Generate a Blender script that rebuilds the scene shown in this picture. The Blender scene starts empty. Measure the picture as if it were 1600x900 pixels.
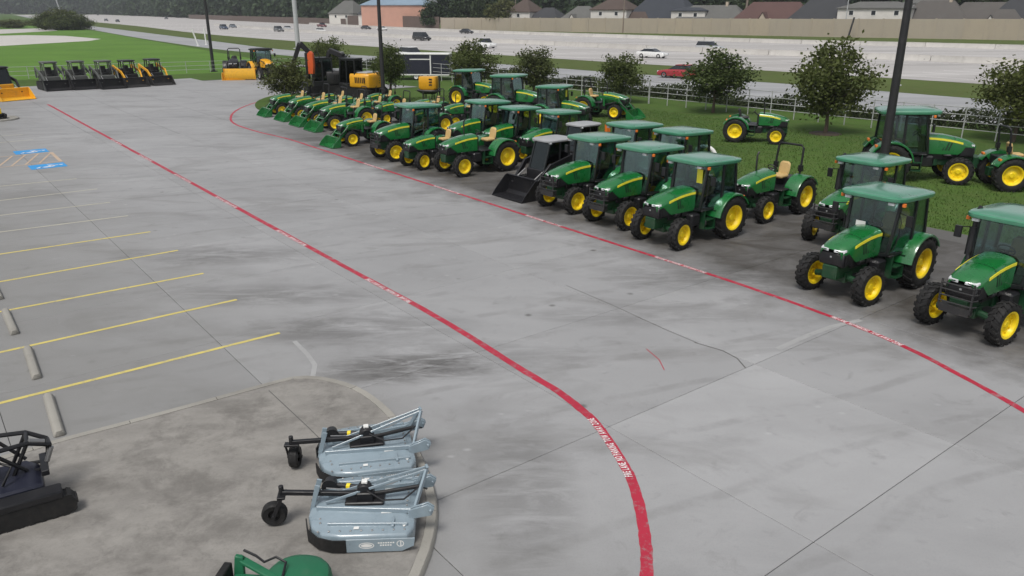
import bpy, bmesh, math, random
from mathutils import Vector, Matrix
PI = math.pi
R = math.radians
S = bpy.context.scene
C = S.collection
rnd = random.Random(7)

# ------------------------------------------------------------------ camera, world, sun
CAM_H, PITCH, FPX = 7.0, R(19.63), 1222.0           # metres, tilt, focal length in photo pixels
cam_d = bpy.data.cameras.new('camera'); cam = bpy.data.objects.new('camera', cam_d); C.objects.link(cam)
cam.location = (0, 0, CAM_H); cam.rotation_euler = (PI / 2 - PITCH, 0, 0)
cam_d.sensor_width = 36; cam_d.lens = FPX / 1600 * 36; cam_d.clip_start = .1; cam_d.clip_end = 6000
S.camera = cam
SUN_EL, SUN_AZ = R(60), R(205)                       # azimuth clockwise from +Y
w = bpy.data.worlds.new('World'); S.world = w; w.use_nodes = True
nt = w.node_tree; bg = nt.nodes['Background']
sky = nt.nodes.new('ShaderNodeTexSky'); sky.sky_type = 'NISHITA'; sky.sun_disc = False
sky.sun_elevation = SUN_EL; sky.sun_rotation = SUN_AZ; sky.air_density = 1.0; sky.dust_density = 3.0
hs = nt.nodes.new('ShaderNodeHueSaturation'); hs.inputs['Saturation'].default_value = .26
nt.links.new(sky.outputs[0], hs.inputs['Color']); nt.links.new(hs.outputs[0], bg.inputs[0])
bg.inputs[1].default_value = .082
sun_d = bpy.data.lights.new('sun', 'SUN'); sun_d.energy = 1.35; sun_d.angle = R(18); sun_d.color = (1, .96, .9)
sun = bpy.data.objects.new('sun', sun_d); C.objects.link(sun)
sd = Vector((math.sin(SUN_AZ) * math.cos(SUN_EL), math.cos(SUN_AZ) * math.cos(SUN_EL), math.sin(SUN_EL)))
sun.rotation_euler = sd.to_track_quat('Z', 'Y').to_euler()
S.view_settings.view_transform = 'Standard'; S.view_settings.look = 'None'
S.view_settings.exposure = 0.64; S.view_settings.gamma = 1.0; S.view_settings.use_curve_mapping = False

# ------------------------------------------------------------------ surveying helpers
def g(px, py, z=0.0):
    "point of the horizontal plane z that the survey photo shows at px, py"
    x = (px - 800) / FPX; y = (py - 450) / FPX
    d = (x, math.cos(PITCH) - y * math.sin(PITCH), -math.sin(PITCH) - y * math.cos(PITCH))
    t = (z - CAM_H) / d[2]
    return Vector((d[0] * t, d[1] * t, z))
def height_at(P, py):
    "height above the ground of a vertical at P whose top shows at image row py"
    k = (py - 450) / FPX; c, s = math.cos(PITCH), math.sin(PITCH)
    # -(Y s + z c) = k (Y c - z s)
    zz = -P.y * (k * c + s) / (c - k * s)
    return zz + CAM_H
AZ = R(52.2)
UU = Vector((-math.cos(AZ), math.sin(AZ), 0)); VV = Vector((math.sin(AZ), math.cos(AZ), 0))
def uv(u, v, z=0.0): return UU * u + VV * v + Vector((0, 0, z))

# ------------------------------------------------------------------ materials
MATS = {}
def nodes(name):
    m = bpy.data.materials.new(name); m.use_nodes = True; t = m.node_tree
    return m, t, t.nodes['Principled BSDF'], t.nodes['Material Output']
def N(t, kind, **kw):
    n = t.nodes.new('ShaderNode' + kind)
    for k, v in kw.items():
        if hasattr(n, k) and k not in n.inputs: setattr(n, k, v)
        else: n.inputs[k].default_value = v
    return n
def L(t, a, b): t.links.new(a, b)
def noise(t, scale, detail=4, rough=.55, vec=None, dist=0):
    n = N(t, 'TexNoise'); n.inputs['Scale'].default_value = scale; n.inputs['Detail'].default_value = detail
    n.inputs['Roughness'].default_value = rough; n.inputs['Distortion'].default_value = dist
    if vec is not None: L(t, vec, n.inputs['Vector'])
    return n.outputs['Fac']
def ramp(t, fac, stops):
    n = N(t, 'ValToRGB'); e = n.color_ramp.elements
    while len(e) < len(stops): e.new(.5)
    for q, (p, c) in zip(e, stops):
        q.position = p; q.color = (*c, 1) if not isinstance(c, (int, float)) else (c, c, c, 1)
    L(t, fac, n.inputs[0]); return n.outputs[0]
def mixc(t, fac, a, b, mode='MIX'):
    n = N(t, 'Mix'); n.data_type = 'RGBA'; n.blend_type = mode
    for s, q in ((n.inputs[0], fac), (n.inputs[6], a), (n.inputs[7], b)):
        if hasattr(q, 'links'): L(t, q, s)
        elif isinstance(q, (int, float)): s.default_value = q
        else: s.default_value = (*q, 1)
    return n.outputs[2]
def math_(t, op, a, b=None, clamp=False):
    n = N(t, 'Math'); n.operation = op; n.use_clamp = clamp
    for s, q in zip(n.inputs, (a, b)):
        if q is None: continue
        if hasattr(q, 'links'): L(t, q, s)
        else: s.default_value = q
    return n.outputs[0]
def pos(t): return N(t, 'NewGeometry').outputs['Position']
def mapping(t, vec, rot=(0, 0, 0), scale=(1, 1, 1)):
    n = N(t, 'Mapping'); n.inputs['Rotation'].default_value = rot; n.inputs['Scale'].default_value = scale
    L(t, vec, n.inputs['Vector']); return n.outputs[0]
def bump(t, b, fac, strength=.2, dist=.02):
    n = N(t, 'Bump'); n.inputs['Strength'].default_value = strength; n.inputs['Distance'].default_value = dist
    L(t, fac, n.inputs['Height']); L(t, n.outputs[0], b.inputs['Normal'])

def paint(name, col, rough=.35, metallic=0, coat=0.0, var=.18, scale=6, dirt=.25):
    m, t, b, o = nodes(name)
    tc = N(t, 'TexCoord').outputs['Object']
    oi = N(t, 'ObjectInfo')
    f = noise(t, scale, 5, .6, tc)
    c1 = mixc(t, f, tuple(x * (1 - var) for x in col), tuple(min(1, x * (1 + var)) for x in col))
    dn = ramp(t, noise(t, scale * .45, 6, .7, tc), [(.52, 0), (.8, dirt)])
    c2 = mixc(t, dn, c1, (.16, .14, .12))
    L(t, c2, b.inputs['Base Color'])
    rr = ramp(t, f, [(.3, rough * .8), (.75, min(1, rough * 1.35))]); L(t, rr, b.inputs['Roughness'])
    b.inputs['Metallic'].default_value = metallic
    b.inputs['Coat Weight'].default_value = coat; b.inputs['Coat Roughness'].default_value = .14; b.inputs['Coat IOR'].default_value = 1.62
    MATS[name] = m; return m
def flat(name, col, rough=.6, emit=0): return paint(name, col, rough, var=.08, dirt=0)

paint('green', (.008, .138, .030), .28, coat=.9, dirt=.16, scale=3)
paint('green_roof', (.050, .225, .130), .30, coat=1.0, dirt=.30, scale=2.2, var=.3)  # paler mottled teal puts wet sky reflections into the roof colour
paint('green_dark', (.005, .045, .015), .45, dirt=.25)  # chassis green, darkened to put underside shade into the colour
paint('green_worn', (.012, .13, .06), .5, dirt=.3)
paint('rim_yellow', (.86, .63, .010), .40, dirt=.22)
paint('stripe_yellow', (.84, .76, .05), .4, dirt=0)
paint('machine_yellow', (.74, .36, .012), .4, coat=.2, dirt=.3)
paint('bucket_yellow', (.76, .40, .02), .45, dirt=.4)
paint('machine_orange', (.62, .10, .02), .45, dirt=.25)
paint('black', (.010, .010, .012), .42, dirt=.12)
paint('black_frame', (.011, .013, .014), .35, dirt=.06)
paint('steel_dark', (.035, .035, .036), .5, metallic=.3, dirt=.4)
paint('steel', (.30, .30, .30), .4, metallic=.7, dirt=.3)
paint('deck_grey', (.24, .305, .35), .30, coat=.4, dirt=.22, scale=4)
paint('skid_grey', (.085, .09, .085), .5, dirt=.4)
paint('roof_grey', (.33, .34, .35), .5, dirt=.3)
paint('rubber', (.008, .0078, .008), .75, dirt=.14, scale=9)
paint('seat_tan', (.52, .36, .15), .6, dirt=.1)
paint('seat_black', (.02, .02, .02), .6, dirt=.1)
paint('white_plastic', (.72, .72, .70), .4, dirt=.1)
paint('lamp_glass', (.62, .64, .66), .12, coat=.6, dirt=0)
paint('lamp_orange', (.8, .2, .03), .3, dirt=0)
paint('lamp_red', (.5, .02, .02), .3, dirt=0)
paint('sign_yellow', (.8, .62, .02), .5, dirt=0)
paint('pole_black', (.018, .018, .02), .5, dirt=.15)
paint('pole_grey', (.42, .43, .44), .5, dirt=.3)
paint('pole_wood', (.20, .16, .13), .8, dirt=.3)
paint('pipe_white', (.37, .38, .375), .5, dirt=.25)
paint('wall_brown', (.12, .088, .075), .85, dirt=.2, scale=.6)
paint('salmon', (.52, .29, .22), .85, dirt=.15, scale=.4)
paint('house_white', (.62, .60, .56), .8, dirt=.12, scale=.5)
paint('house_tan', (.45, .38, .30), .8, dirt=.12, scale=.5)
paint('trim_white', (.72, .72, .70), .6, dirt=.1)
paint('window_dark', (.02, .024, .03), .12, dirt=0)
paint('trailer_dark', (.018, .020, .035), .35, dirt=.15)
paint('ring_dark', (.045, .032, .022), .95, dirt=0)
for nm, c in (('white', (.72, .72, .71)), ('black', (.015, .015, .017)), ('silver', (.42, .43, .44)), ('red', (.33, .018, .025)), ('blue', (.03, .05, .10)), ('grey', (.10, .105, .11)), ('maroon', (.14, .03, .035)), ('greyblue', (.13, .15, .18))):
    paint('car_' + nm, c, .25, coat=.6, dirt=.04)
def shingle(name, col):
    m, t, b, o = nodes(name); p = pos(t)
    f = noise(t, .35, 5, .6, p); f2 = noise(t, 3.0, 3, .7, p)
    c = mixc(t, f, tuple(x * .75 for x in col), tuple(x * 1.25 for x in col)); c = mixc(t, math_(t, 'MULTIPLY', f2, .5), c, tuple(x * .6 for x in col))
    L(t, c, b.inputs['Base Color']); b.inputs['Roughness'].default_value = .9; bump(t, b, f2, .4, .05); MATS[name] = m
for nm, c in (('roof_slate', (.042, .048, .060)), ('roof_ash', (.125, .125, .118)), ('roof_brown', (.085, .062, .052)), ('roof_red', (.105, .058, .052)), ('roof_charcoal', (.045, .047, .052)), ('roof_taupe', (.10, .092, .085)), ('roof_blue', (.22, .30, .38))):
    shingle(nm, c)
def glass(name, tint, mix_base=.12):
    m, t, b, o = nodes(name); t.nodes.remove(b)
    tr = N(t, 'BsdfTransparent'); tr.inputs[0].default_value = (*tint, 1)
    gl = N(t, 'BsdfGlossy'); gl.inputs['Roughness'].default_value = .04; gl.inputs['Color'].default_value = (.85, .95, .95, 1)
    lw = N(t, 'LayerWeight'); lw.inputs[0].default_value = .35
    f = math_(t, 'ADD', math_(t, 'MULTIPLY', lw.outputs['Fresnel'], .55), mix_base, True)
    mx = N(t, 'MixShader'); L(t, f, mx.inputs[0]); L(t, tr.outputs[0], mx.inputs[1]); L(t, gl.outputs[0], mx.inputs[2]); L(t, mx.outputs[0], o.inputs[0])
    MATS[name] = m
glass('glass', (.66, .75, .76), .05)
glass('glass_dark', (.07, .085, .095), .04)

def concrete(name, lo, hi, stain, speck=1.0, display=False, midk=.42, mids=.75):
    "weathered slab concrete; stains are fixed to the place"
    m, t, b, o = nodes(name); p = pos(t); oi = N(t, 'ObjectInfo').outputs['Random']
    pv = mapping(t, p, (0, 0, -AZ), (1, 1, 1))
    big = noise(t, .16, 5, .6, mapping(t, p, (0, 0, R(-20)), (.6, 1.5, 1)), .4)
    mid = noise(t, mids, 7, .65, mapping(t, p, (0, 0, R(10)), (.8, 1.3, 1)), .6)
    fine = noise(t, 34, 4, .7, p)
    c = mixc(t, ramp(t, big, [(.33, 0), (.68, 1)]), lo, hi)
    c = mixc(t, ramp(t, mid, [(.36, .0), (.72, midk)]), c, tuple(x * 1.12 for x in hi))
    if midk > .5:   # the island top: scaled and patched, with brown silt dried in its hollows
        pa = noise(t, 3.2, 9, .72, mapping(t, p, (0, 0, R(15)), (.7, 1.4, 1)), .25); pb = noise(t, 1.4, 9, .74, p, .3)
        c = mixc(t, ramp(t, pa, [(.50, 0), (.62, .40)]), c, (.33, .315, .29)); c = mixc(t, ramp(t, pb, [(.48, 0), (.64, .62)]), c, (.115, .108, .098))
    c = mixc(t, math_(t, 'MULTIPLY', oi, .42), c, tuple(x * f for x, f in zip(lo, (.86, .86, .86))))
    # dark tyre grime and damp patches
    st = ramp(t, noise(t, .23, 7, .62, mapping(t, p, (0, 0, R(-35)), (1.0, 2.1, 1)), .9), [(.52, 0), (.74, .50)])
    c = mixc(t, st, c, stain)
    st2 = ramp(t, noise(t, 1.7, 5, .7, p, .5), [(.58, 0), (.74, .30)])
    c = mixc(t, st2, c, tuple(x * .9 for x in stain))
    # tyre marks: thin wandering bands, worn through in places; small oil drips; pale spalls
    wv = N(t, 'TexWave'); wv.bands_direction = 'Y'; wv.inputs['Scale'].default_value = .21; wv.inputs['Distortion'].default_value = 9; wv.inputs['Detail'].default_value = 3; wv.inputs['Detail Scale'].default_value = .35
    L(t, mapping(t, p, (0, 0, R(-38)), (.6, 1, 1)), wv.inputs['Vector'])
    c = mixc(t, math_(t, 'MULTIPLY', ramp(t, wv.outputs['Fac'], [(.93, 0), (.99, .24)]), ramp(t, noise(t, .9, 5, .7, p), [(.42, 0), (.62, 1)])), c, tuple(x * .8 for x in stain))
    vo = N(t, 'TexVoronoi'); vo.inputs['Scale'].default_value = .85; L(t, p, vo.inputs['Vector'])
    c = mixc(t, math_(t, 'MULTIPLY', ramp(t, vo.outputs['Distance'], [(.03, .75), (.10, 0)]), ramp(t, noise(t, .45, 3, .6, p), [(.48, 0), (.58, 1)])), c, (.07, .068, .065))
    vo2 = N(t, 'TexVoronoi'); vo2.inputs['Scale'].default_value = 1.7; L(t, mapping(t, p, (0, 0, R(33)), (1, 1.6, 1)), vo2.inputs['Vector'])
    c = mixc(t, math_(t, 'MULTIPLY', ramp(t, vo2.outputs['Distance'], [(.05, .5), (.16, 0)]), ramp(t, noise(t, .6, 4, .65, p, .3), [(.52, 0), (.62, 1)])), c, tuple(min(1, x * 1.3) for x in hi))
    if display:   # the bays where machines stand are grimy, with shade under the machines painted in too; grimy also are the parking stalls and one gutter puddle
        sp = N(t, 'SeparateXYZ'); L(t, p, sp.inputs[0])
        v = math_(t, 'ADD', math_(t, 'MULTIPLY', sp.outputs[0], VV.x), math_(t, 'MULTIPLY', sp.outputs[1], VV.y))
        u = math_(t, 'ADD', math_(t, 'MULTIPLY', sp.outputs[0], UU.x), math_(t, 'MULTIPLY', sp.outputs[1], UU.y))
        wob = math_(t, 'MULTIPLY', math_(t, 'SUBTRACT', noise(t, .5, 5, .65, p), .5), 5.0)
        a = N(t, 'MapRange'); a.inputs[1].default_value = 16.0; a.inputs[2].default_value = 18.6; L(t, math_(t, 'ADD', v, wob), a.inputs[0])
        f = math_(t, 'MULTIPLY', a.outputs[0], ramp(t, mid, [(.34, 1.0), (.70, .68)]))
        ue = N(t, 'MapRange'); ue.inputs[1].default_value = 56; ue.inputs[2].default_value = 40; L(t, math_(t, 'ADD', u, wob), ue.inputs[0])
        f = math_(t, 'MULTIPLY', f, ue.outputs[0])
        c = mixc(t, f, c, (.052, .047, .042))
        a2 = N(t, 'MapRange'); a2.inputs[1].default_value = 8.0; a2.inputs[2].default_value = 2.0; L(t, math_(t, 'ADD', v, math_(t, 'MULTIPLY', wob, 1.2)), a2.inputs[0])
        c = mixc(t, math_(t, 'MULTIPLY', a2.outputs[0], .50), c, (.165, .162, .150))
        brk = ramp(t, noise(t, 1.3, 8, .72, mapping(t, p, (0, 0, R(-12)), (.55, 2.2, 1)), .8), [(.36, 0), (.56, 1)])
        for (cx, cy, rx, ry, k) in ((-2.1, 14.6, 2.0, .75, .75), (-1.0, 15.2, 3.0, .9, .35), (-3.6, 16.8, 2.5, 1.2, .45), (5.5, 20.5, 3.5, 1.3, .45), (-8.5, 22.5, 3.5, 1.0, .45), (.2, 10.3, .9, 2.2, .35), (-6.0, 19.0, 3.2, .9, .4), (3.0, 17.5, 3, .8, .3)):
            dx = math_(t, 'DIVIDE', math_(t, 'SUBTRACT', sp.outputs[0], cx), rx); dy = math_(t, 'DIVIDE', math_(t, 'SUBTRACT', sp.outputs[1], cy), ry)
            d = math_(t, 'ADD', math_(t, 'MULTIPLY', dx, dx), math_(t, 'MULTIPLY', dy, dy))
            d = math_(t, 'ADD', d, math_(t, 'MULTIPLY', wob, .30))
            mr = N(t, 'MapRange'); mr.inputs[1].default_value = 1.15; mr.inputs[2].default_value = .05; mr.inputs[4].default_value = k; L(t, d, mr.inputs[0])
            c = mixc(t, math_(t, 'MULTIPLY', mr.outputs[0], brk), c, (.060, .057, .054))
    c = mixc(t, math_(t, 'MULTIPLY', math_(t, 'SUBTRACT', fine, .5), .5 * speck, True), c, (.05, .05, .05))
    L(t, c, b.inputs['Base Color']); L(t, ramp(t, big, [(.3, .62), (.7, .78)]), b.inputs['Roughness'])
    b.inputs['Specular IOR Level'].default_value = .35
    bump(t, b, fine, .18, .006); MATS[name] = m
concrete('concrete', (.266, .267, .271), (.356, .358, .364), (.142, .138, .132), display=True)
concrete('concrete_island', (.19, .181, .168), (.285, .272, .252), (.095, .088, .080), 1.8, midk=.95, mids=1.35)
concrete('concrete_kerb', (.27, .26, .235), (.36, .345, .31), (.16, .15, .135), 1.4)
concrete('concrete_pale', (.44, .425, .40), (.54, .52, .49), (.34, .32, .30))
def highway(name, a, b_, dark):
    m, t, b, o = nodes(name); p = pos(t)
    q = mapping(t, p, (0, 0, R(-131)), (.012, .22, 1))
    f = noise(t, 1.0, 5, .6, q, .2); f2 = noise(t, 1.6, 4, .6, mapping(t, p, (0, 0, R(-131)), (.03, .5, 1)))
    c = mixc(t, ramp(t, f, [(.36, 0), (.62, 1)]), a, b_); c = mixc(t, ramp(t, f2, [(.54, 0), (.68, .55)]), c, dark)
    L(t, c, b.inputs['Base Color']); b.inputs['Roughness'].default_value = .8; MATS[name] = m
highway('freeway_concrete', (.33, .315, .305), (.45, .435, .425), (.22, .21, .205))
highway('road_concrete', (.26, .265, .275), (.33, .335, .345), (.20, .205, .215))
def roadpaint(name, col, wear=.35, base=(.24, .24, .24)):
    m, t, b, o = nodes(name); p = pos(t)
    f = ramp(t, noise(t, 4.5, 8, .82, p), [(.52, 0), (.66, wear)]); f2 = noise(t, 1.2, 3, .5, p)
    c = mixc(t, f2, tuple(x * .82 for x in col), tuple(min(1, x * 1.15) for x in col)); c = mixc(t, f, c, base)
    L(t, c, b.inputs['Base Color']); b.inputs['Roughness'].default_value = .6; MATS[name] = m
roadpaint('line_red', (.40, .018, .045), .8); roadpaint('line_white', (.78, .76, .76), .35); roadpaint('line_yellow', (.60, .50, .14), .8)
roadpaint('line_faded', (.44, .42, .34), .75); roadpaint('line_blue', (.02, .27, .62), .3); roadpaint('line_orange', (.48, .36, .26), .85); roadpaint('patch_pale', (.34, .34, .34), .8)
flat('joint', (.10, .098, .094), .9)
def grass(name, a, b_, c_):
    m, t, b, o = nodes(name); p = pos(t)
    f = noise(t, .09, 6, .6, p, .5); f2 = noise(t, 1.1, 6, .7, p); f3 = noise(t, 12, 3, .7, p)
    c = mixc(t, ramp(t, f, [(.35, 0), (.65, 1)]), a, b_); c = mixc(t, ramp(t, f2, [(.45, 0), (.75, .7)]), c, c_)
    c = mixc(t, math_(t, 'MULTIPLY', f3, .45), c, tuple(x * .4 for x in a))
    L(t, c, b.inputs['Base Color']); b.inputs['Roughness'].default_value = .95; b.inputs['Specular IOR Level'].default_value = .1
    bump(t, b, f3, .6, .05); MATS[name] = m
grass('grass', (.058, .105, .026), (.088, .158, .034), (.115, .135, .048))
grass('grass_field', (.095, .195, .036), (.125, .250, .044), (.14, .20, .06))
grass('grass_median', (.085, .115, .035), (.10, .145, .04), (.14, .13, .06))
def leaf(name, dark, light, bright=.22):
    m, t, b, o = nodes(name)
    r = N(t, 'NewGeometry').outputs['Random Per Island']; oi = N(t, 'ObjectInfo').outputs['Random']
    c = ramp(t, r, [(0, dark), (.7, tuple((x + y) / 2 for x, y in zip(dark, light))), (1, light)])
    c = mixc(t, math_(t, 'MULTIPLY', oi, .35), c, tuple(x * f for x, f in zip(light, (1.25, .95, .8))))
    L(t, c, b.inputs['Base Color']); b.inputs['Roughness'].default_value = .6; b.inputs['Specular IOR Level'].default_value = .25
    tl = N(t, 'BsdfTranslucent'); L(t, c, tl.inputs[0]); mx = N(t, 'MixShader'); mx.inputs[0].default_value = bright
    L(t, b.outputs[0], mx.inputs[1]); L(t, tl.outputs[0], mx.inputs[2]); L(t, mx.outputs[0], o.inputs[0]); MATS[name] = m
leaf('leaf_oak', (.036, .056, .017), (.125, .165, .050), .38); leaf('leaf_far', (.024, .044, .020), (.058, .092, .038), .3); leaf('leaf_olive', (.040, .056, .018), (.115, .140, .045), .3)
leaf('leaf_dark', (.016, .028, .012), (.045, .065, .026)); leaf('blade', (.075, .130, .030), (.110, .180, .045), .25)
paint('bark', (.085, .062, .045), .9, dirt=.1)
def soundwall():
    m, t, b, o = nodes('sound_wall'); p = pos(t)
    f = noise(t, .12, 5, .6, p); f2 = noise(t, .9, 5, .7, mapping(t, p, (0, 0, 0), (1, 1, .25))); oi = N(t, 'ObjectInfo').outputs['Random']
    c = mixc(t, f, (.33, .28, .215), (.42, .36, .275)); c = mixc(t, ramp(t, f2, [(.5, 0), (.8, .5)]), c, (.26, .235, .195))
    c = mixc(t, math_(t, 'MULTIPLY', oi, .35), c, (.30, .28, .25))
    L(t, c, b.inputs['Base Color']); b.inputs['Roughness'].default_value = .85; MATS['sound_wall'] = m
soundwall()

# ------------------------------------------------------------------ mesh building
class MB:
    def __init__(s): s.v, s.f = [], []
    def add(s, vs, fs):
        o = len(s.v); s.v += [tuple(p) for p in vs]; s.f += [tuple(i + o for i in q) for q in fs]; return s
    def hexa(s, p): return s.add(p, [(0, 3, 2, 1), (4, 5, 6, 7), (0, 1, 5, 4), (1, 2, 6, 5), (2, 3, 7, 6), (3, 0, 4, 7)])
    def box(s, x0, x1, y0, y1, z0, z1): return s.hexa([(x0, y0, z0), (x1, y0, z0), (x1, y1, z0), (x0, y1, z0), (x0, y0, z1), (x1, y0, z1), (x1, y1, z1), (x0, y1, z1)])
    def prism(s, poly, y0, y1):
        n = len(poly); vs = [(x, y0, z) for x, z in poly] + [(x, y1, z) for x, z in poly]
        return s.add(vs, [tuple(range(n)), tuple(range(2 * n - 1, n - 1, -1))] + [(i, i + n, (i + 1) % n + n, (i + 1) % n) for i in range(n)])
    def prismz(s, poly, z0, z1):
        n = len(poly); vs = [(p[0], p[1], z0) for p in poly] + [(p[0], p[1], z1) for p in poly]
        return s.add(vs, [tuple(range(n - 1, -1, -1)), tuple(range(n, 2 * n))] + [(i, (i + 1) % n, (i + 1) % n + n, i + n) for i in range(n)])
    def loft(s, rings, cap=True, closed=True):
        n = len(rings[0]); vs = [p for r in rings for p in r]; fs = []
        for k in range(len(rings) - 1):
            for i in range(n if closed else n - 1):
                j = (i + 1) % n; fs.append((k * n + i, k * n + j, (k + 1) * n + j, (k + 1) * n + i))
        if cap: fs += [tuple(range(n - 1, -1, -1)), tuple(range((len(rings) - 1) * n, len(rings) * n))]
        return s.add(vs, fs)
    def tube(s, pts, r, n=8):
        pts = [Vector(p) for p in pts]; rs = r if isinstance(r, (list, tuple)) else [r] * len(pts); rings = []
        for i, p in enumerate(pts):
            d = (pts[min(i + 1, len(pts) - 1)] - pts[max(i - 1, 0)]).normalized()
            a = Vector((0, 0, 1)) if abs(d.z) < .9 else Vector((1, 0, 0))
            e1 = d.cross(a).normalized(); e2 = d.cross(e1)
            rings.append([p + (e1 * math.cos(2 * PI * k / n) + e2 * math.sin(2 * PI * k / n)) * rs[i] for k in range(n)])
        return s.loft(rings)
    def bar(s, a, b, w, h):
        a, b = Vector(a), Vector(b); d = (b - a).normalized(); up = Vector((0, 0, 1)) if abs(d.z) < .95 else Vector((1, 0, 0))
        e1 = d.cross(up).normalized() * w / 2; e2 = e1.cross(d).normalized() * h / 2
        return s.loft([[q + e1 + e2, q - e1 + e2, q - e1 - e2, q + e1 - e2] for q in (a, b)])
    def lathe(s, prof, n=24, c=(0, 0, 0)):
        rings = [[(c[0] + r * math.cos(2 * PI * k / n), c[1] + y, c[2] + r * math.sin(2 * PI * k / n)) for k in range(n)] for r, y in prof]
        return s.loft(rings, cap=False)
    def quad(s, a, b, c, d): return s.add([a, b, c, d], [(0, 1, 2, 3)])
    def mesh(s, name, mat, bevel=0, smooth=35, seg=1):
        me = bpy.data.meshes.new(name); me.from_pydata(s.v, [], s.f)
        bm = bmesh.new(); bm.from_mesh(me); bmesh.ops.recalc_face_normals(bm, faces=bm.faces)
        if bevel:
            es = [e for e in bm.edges if len(e.link_faces) == 2 and e.calc_face_angle(0) > R(28)]
            bmesh.ops.bevel(bm, geom=es, offset=bevel, segments=seg, profile=.6, affect='EDGES', clamp_overlap=True)
        bm.to_mesh(me); bm.free()
        if smooth:
            me.shade_smooth(); me.set_sharp_from_angle(angle=R(smooth))
        me.materials.append(MATS[mat]); return me
CACHE = {}
def cached(key, fn, mat, bevel=0, smooth=35):
    k = (key, mat)
    if k not in CACHE:
        mb = MB(); fn(mb); CACHE[k] = mb.mesh(key if isinstance(key, str) else str(key[0]), mat, bevel, smooth)
    return CACHE[k]
def ob(name, me, parent=None, loc=(0, 0, 0), rot=(0, 0, 0), kind=None):
    o = bpy.data.objects.new(name, me); C.objects.link(o)
    if parent is not None: o.parent = parent
    o.location = loc; o.rotation_euler = rot
    if kind: o['kind'] = kind
    return o
def thing(name, label, cat, loc=(0, 0, 0), rz=0, group=None, scale=1, me=None):
    o = bpy.data.objects.new(name, me); C.objects.link(o)
    o.location = loc; o.rotation_euler = (0, 0, rz); o.scale = (scale,) * 3
    o['label'] = label; o['category'] = cat
    if group: o['group'] = group
    return o
def one(name, fn, mat, parent=None, bevel=0, smooth=35, kind=None, loc=(0, 0, 0), rot=(0, 0, 0)):
    mb = MB(); fn(mb); return ob(name, mb.mesh(name, mat, bevel, smooth), parent, loc, rot, kind)
def sheet(name, pts, z, mat, parent=None, kind='structure'):
    return one(name, lambda m: m.add([(p[0], p[1], z) for p in pts], [tuple(range(len(pts)))]), mat, parent, kind=kind, smooth=0)
def ribbon(path, half, z=None):
    "left/right offset points of a path"
    A, B = [], []
    for i, p in enumerate(path):
        d = (Vector(path[min(i + 1, len(path) - 1)]) - Vector(path[max(i - 1, 0)])); d.z = 0; d.normalize(); n = Vector((-d.y, d.x, 0))
        A.append(Vector(p) + n * half); B.append(Vector(p) - n * half)
    return A, B
def catmull(P, k=8):
    P = [Vector(p) for p in P]; out = []
    for i in range(len(P) - 1):
        a, b, c, d = P[max(i - 1, 0)], P[i], P[i + 1], P[min(i + 2, len(P) - 1)]
        for j in range(k):
            t = j / k
            out.append(.5 * ((2 * b) + (c - a) * t + (2 * a - 5 * b + 4 * c - d) * t * t + (3 * b - a - 3 * c + d) * t ** 3))
    out.append(P[-1]); return out

# ------------------------------------------------------------------ ground, lot, roads
one('ground', lambda m: m.add([(-1500, -60, 0), (1500, -60, 0), (1500, 2000, 0), (-1500, 2000, 0)], [(0, 1, 2, 3)]), 'grass', kind='structure', smooth=0)
sheet('grass_field', [(-140, 60), (-51.9, 84.5), (-41.5, 90), (-24.5, 100), (-64.4, 161), (-140, 277), (-240, 420), (-300, 300)], .004, 'grass_field')
ZL = .032                                              # top of the slabs
lot = one('parking_lot', lambda m: m.add([uv(-45, -60, .008), uv(-45, 27, .008), uv(61, 27, .008), uv(66, 27, .008), uv(66, 40, .008), uv(86, 34, .008), uv(84.5, -60, .008)], [tuple(range(7))]), 'joint', kind='structure', smooth=0)
U0, DU, V0, DV = 8.61, 4.03, 4.62, 4.23
slab_me = cached('slab', lambda m: m.prismz([uv(a * (DU / 2 - .005), b * (DV / 2 - .005)) for a, b in ((-1, -1), (1, -1), (1, 1), (-1, 1))][::-1], -.02, 0), 'concrete', .006, 30)
far_v, far_f = [], []
for i in range(-5, 20):
    for j in range(-12, 6):
        c = uv(U0 + (i + .5) * DU, V0 + (j + .5) * DV)
        if V0 + (j + 1) * DV > 27.2: continue
        d = c.y * math.cos(PITCH) + CAM_H * math.sin(PITCH)
        if 3 < d < 47 and abs(c.x) < d * .70 + 3.5: ob('slab', slab_me, lot, (c.x, c.y, ZL))
        else:
            o = len(far_v); q = [uv(U0 + (i + a) * DU, V0 + (j + b) * DV, ZL) for a, b in ((0.002, .002), (.998, .002), (.998, .998), (.002, .998))]
            far_v += q; far_f.append((o + 3, o + 2, o + 1, o))
def fp(m): m.add(far_v, far_f); m.add([uv(66.2, 25.8, .02), uv(66.2, 40, .02), uv(86, 34, .02), uv(84.4, 20, .02)], [(0, 1, 2, 3)])
one('far_paving', fp, 'concrete', lot, kind='stuff', smooth=0)
ZP = ZL + .004

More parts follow.
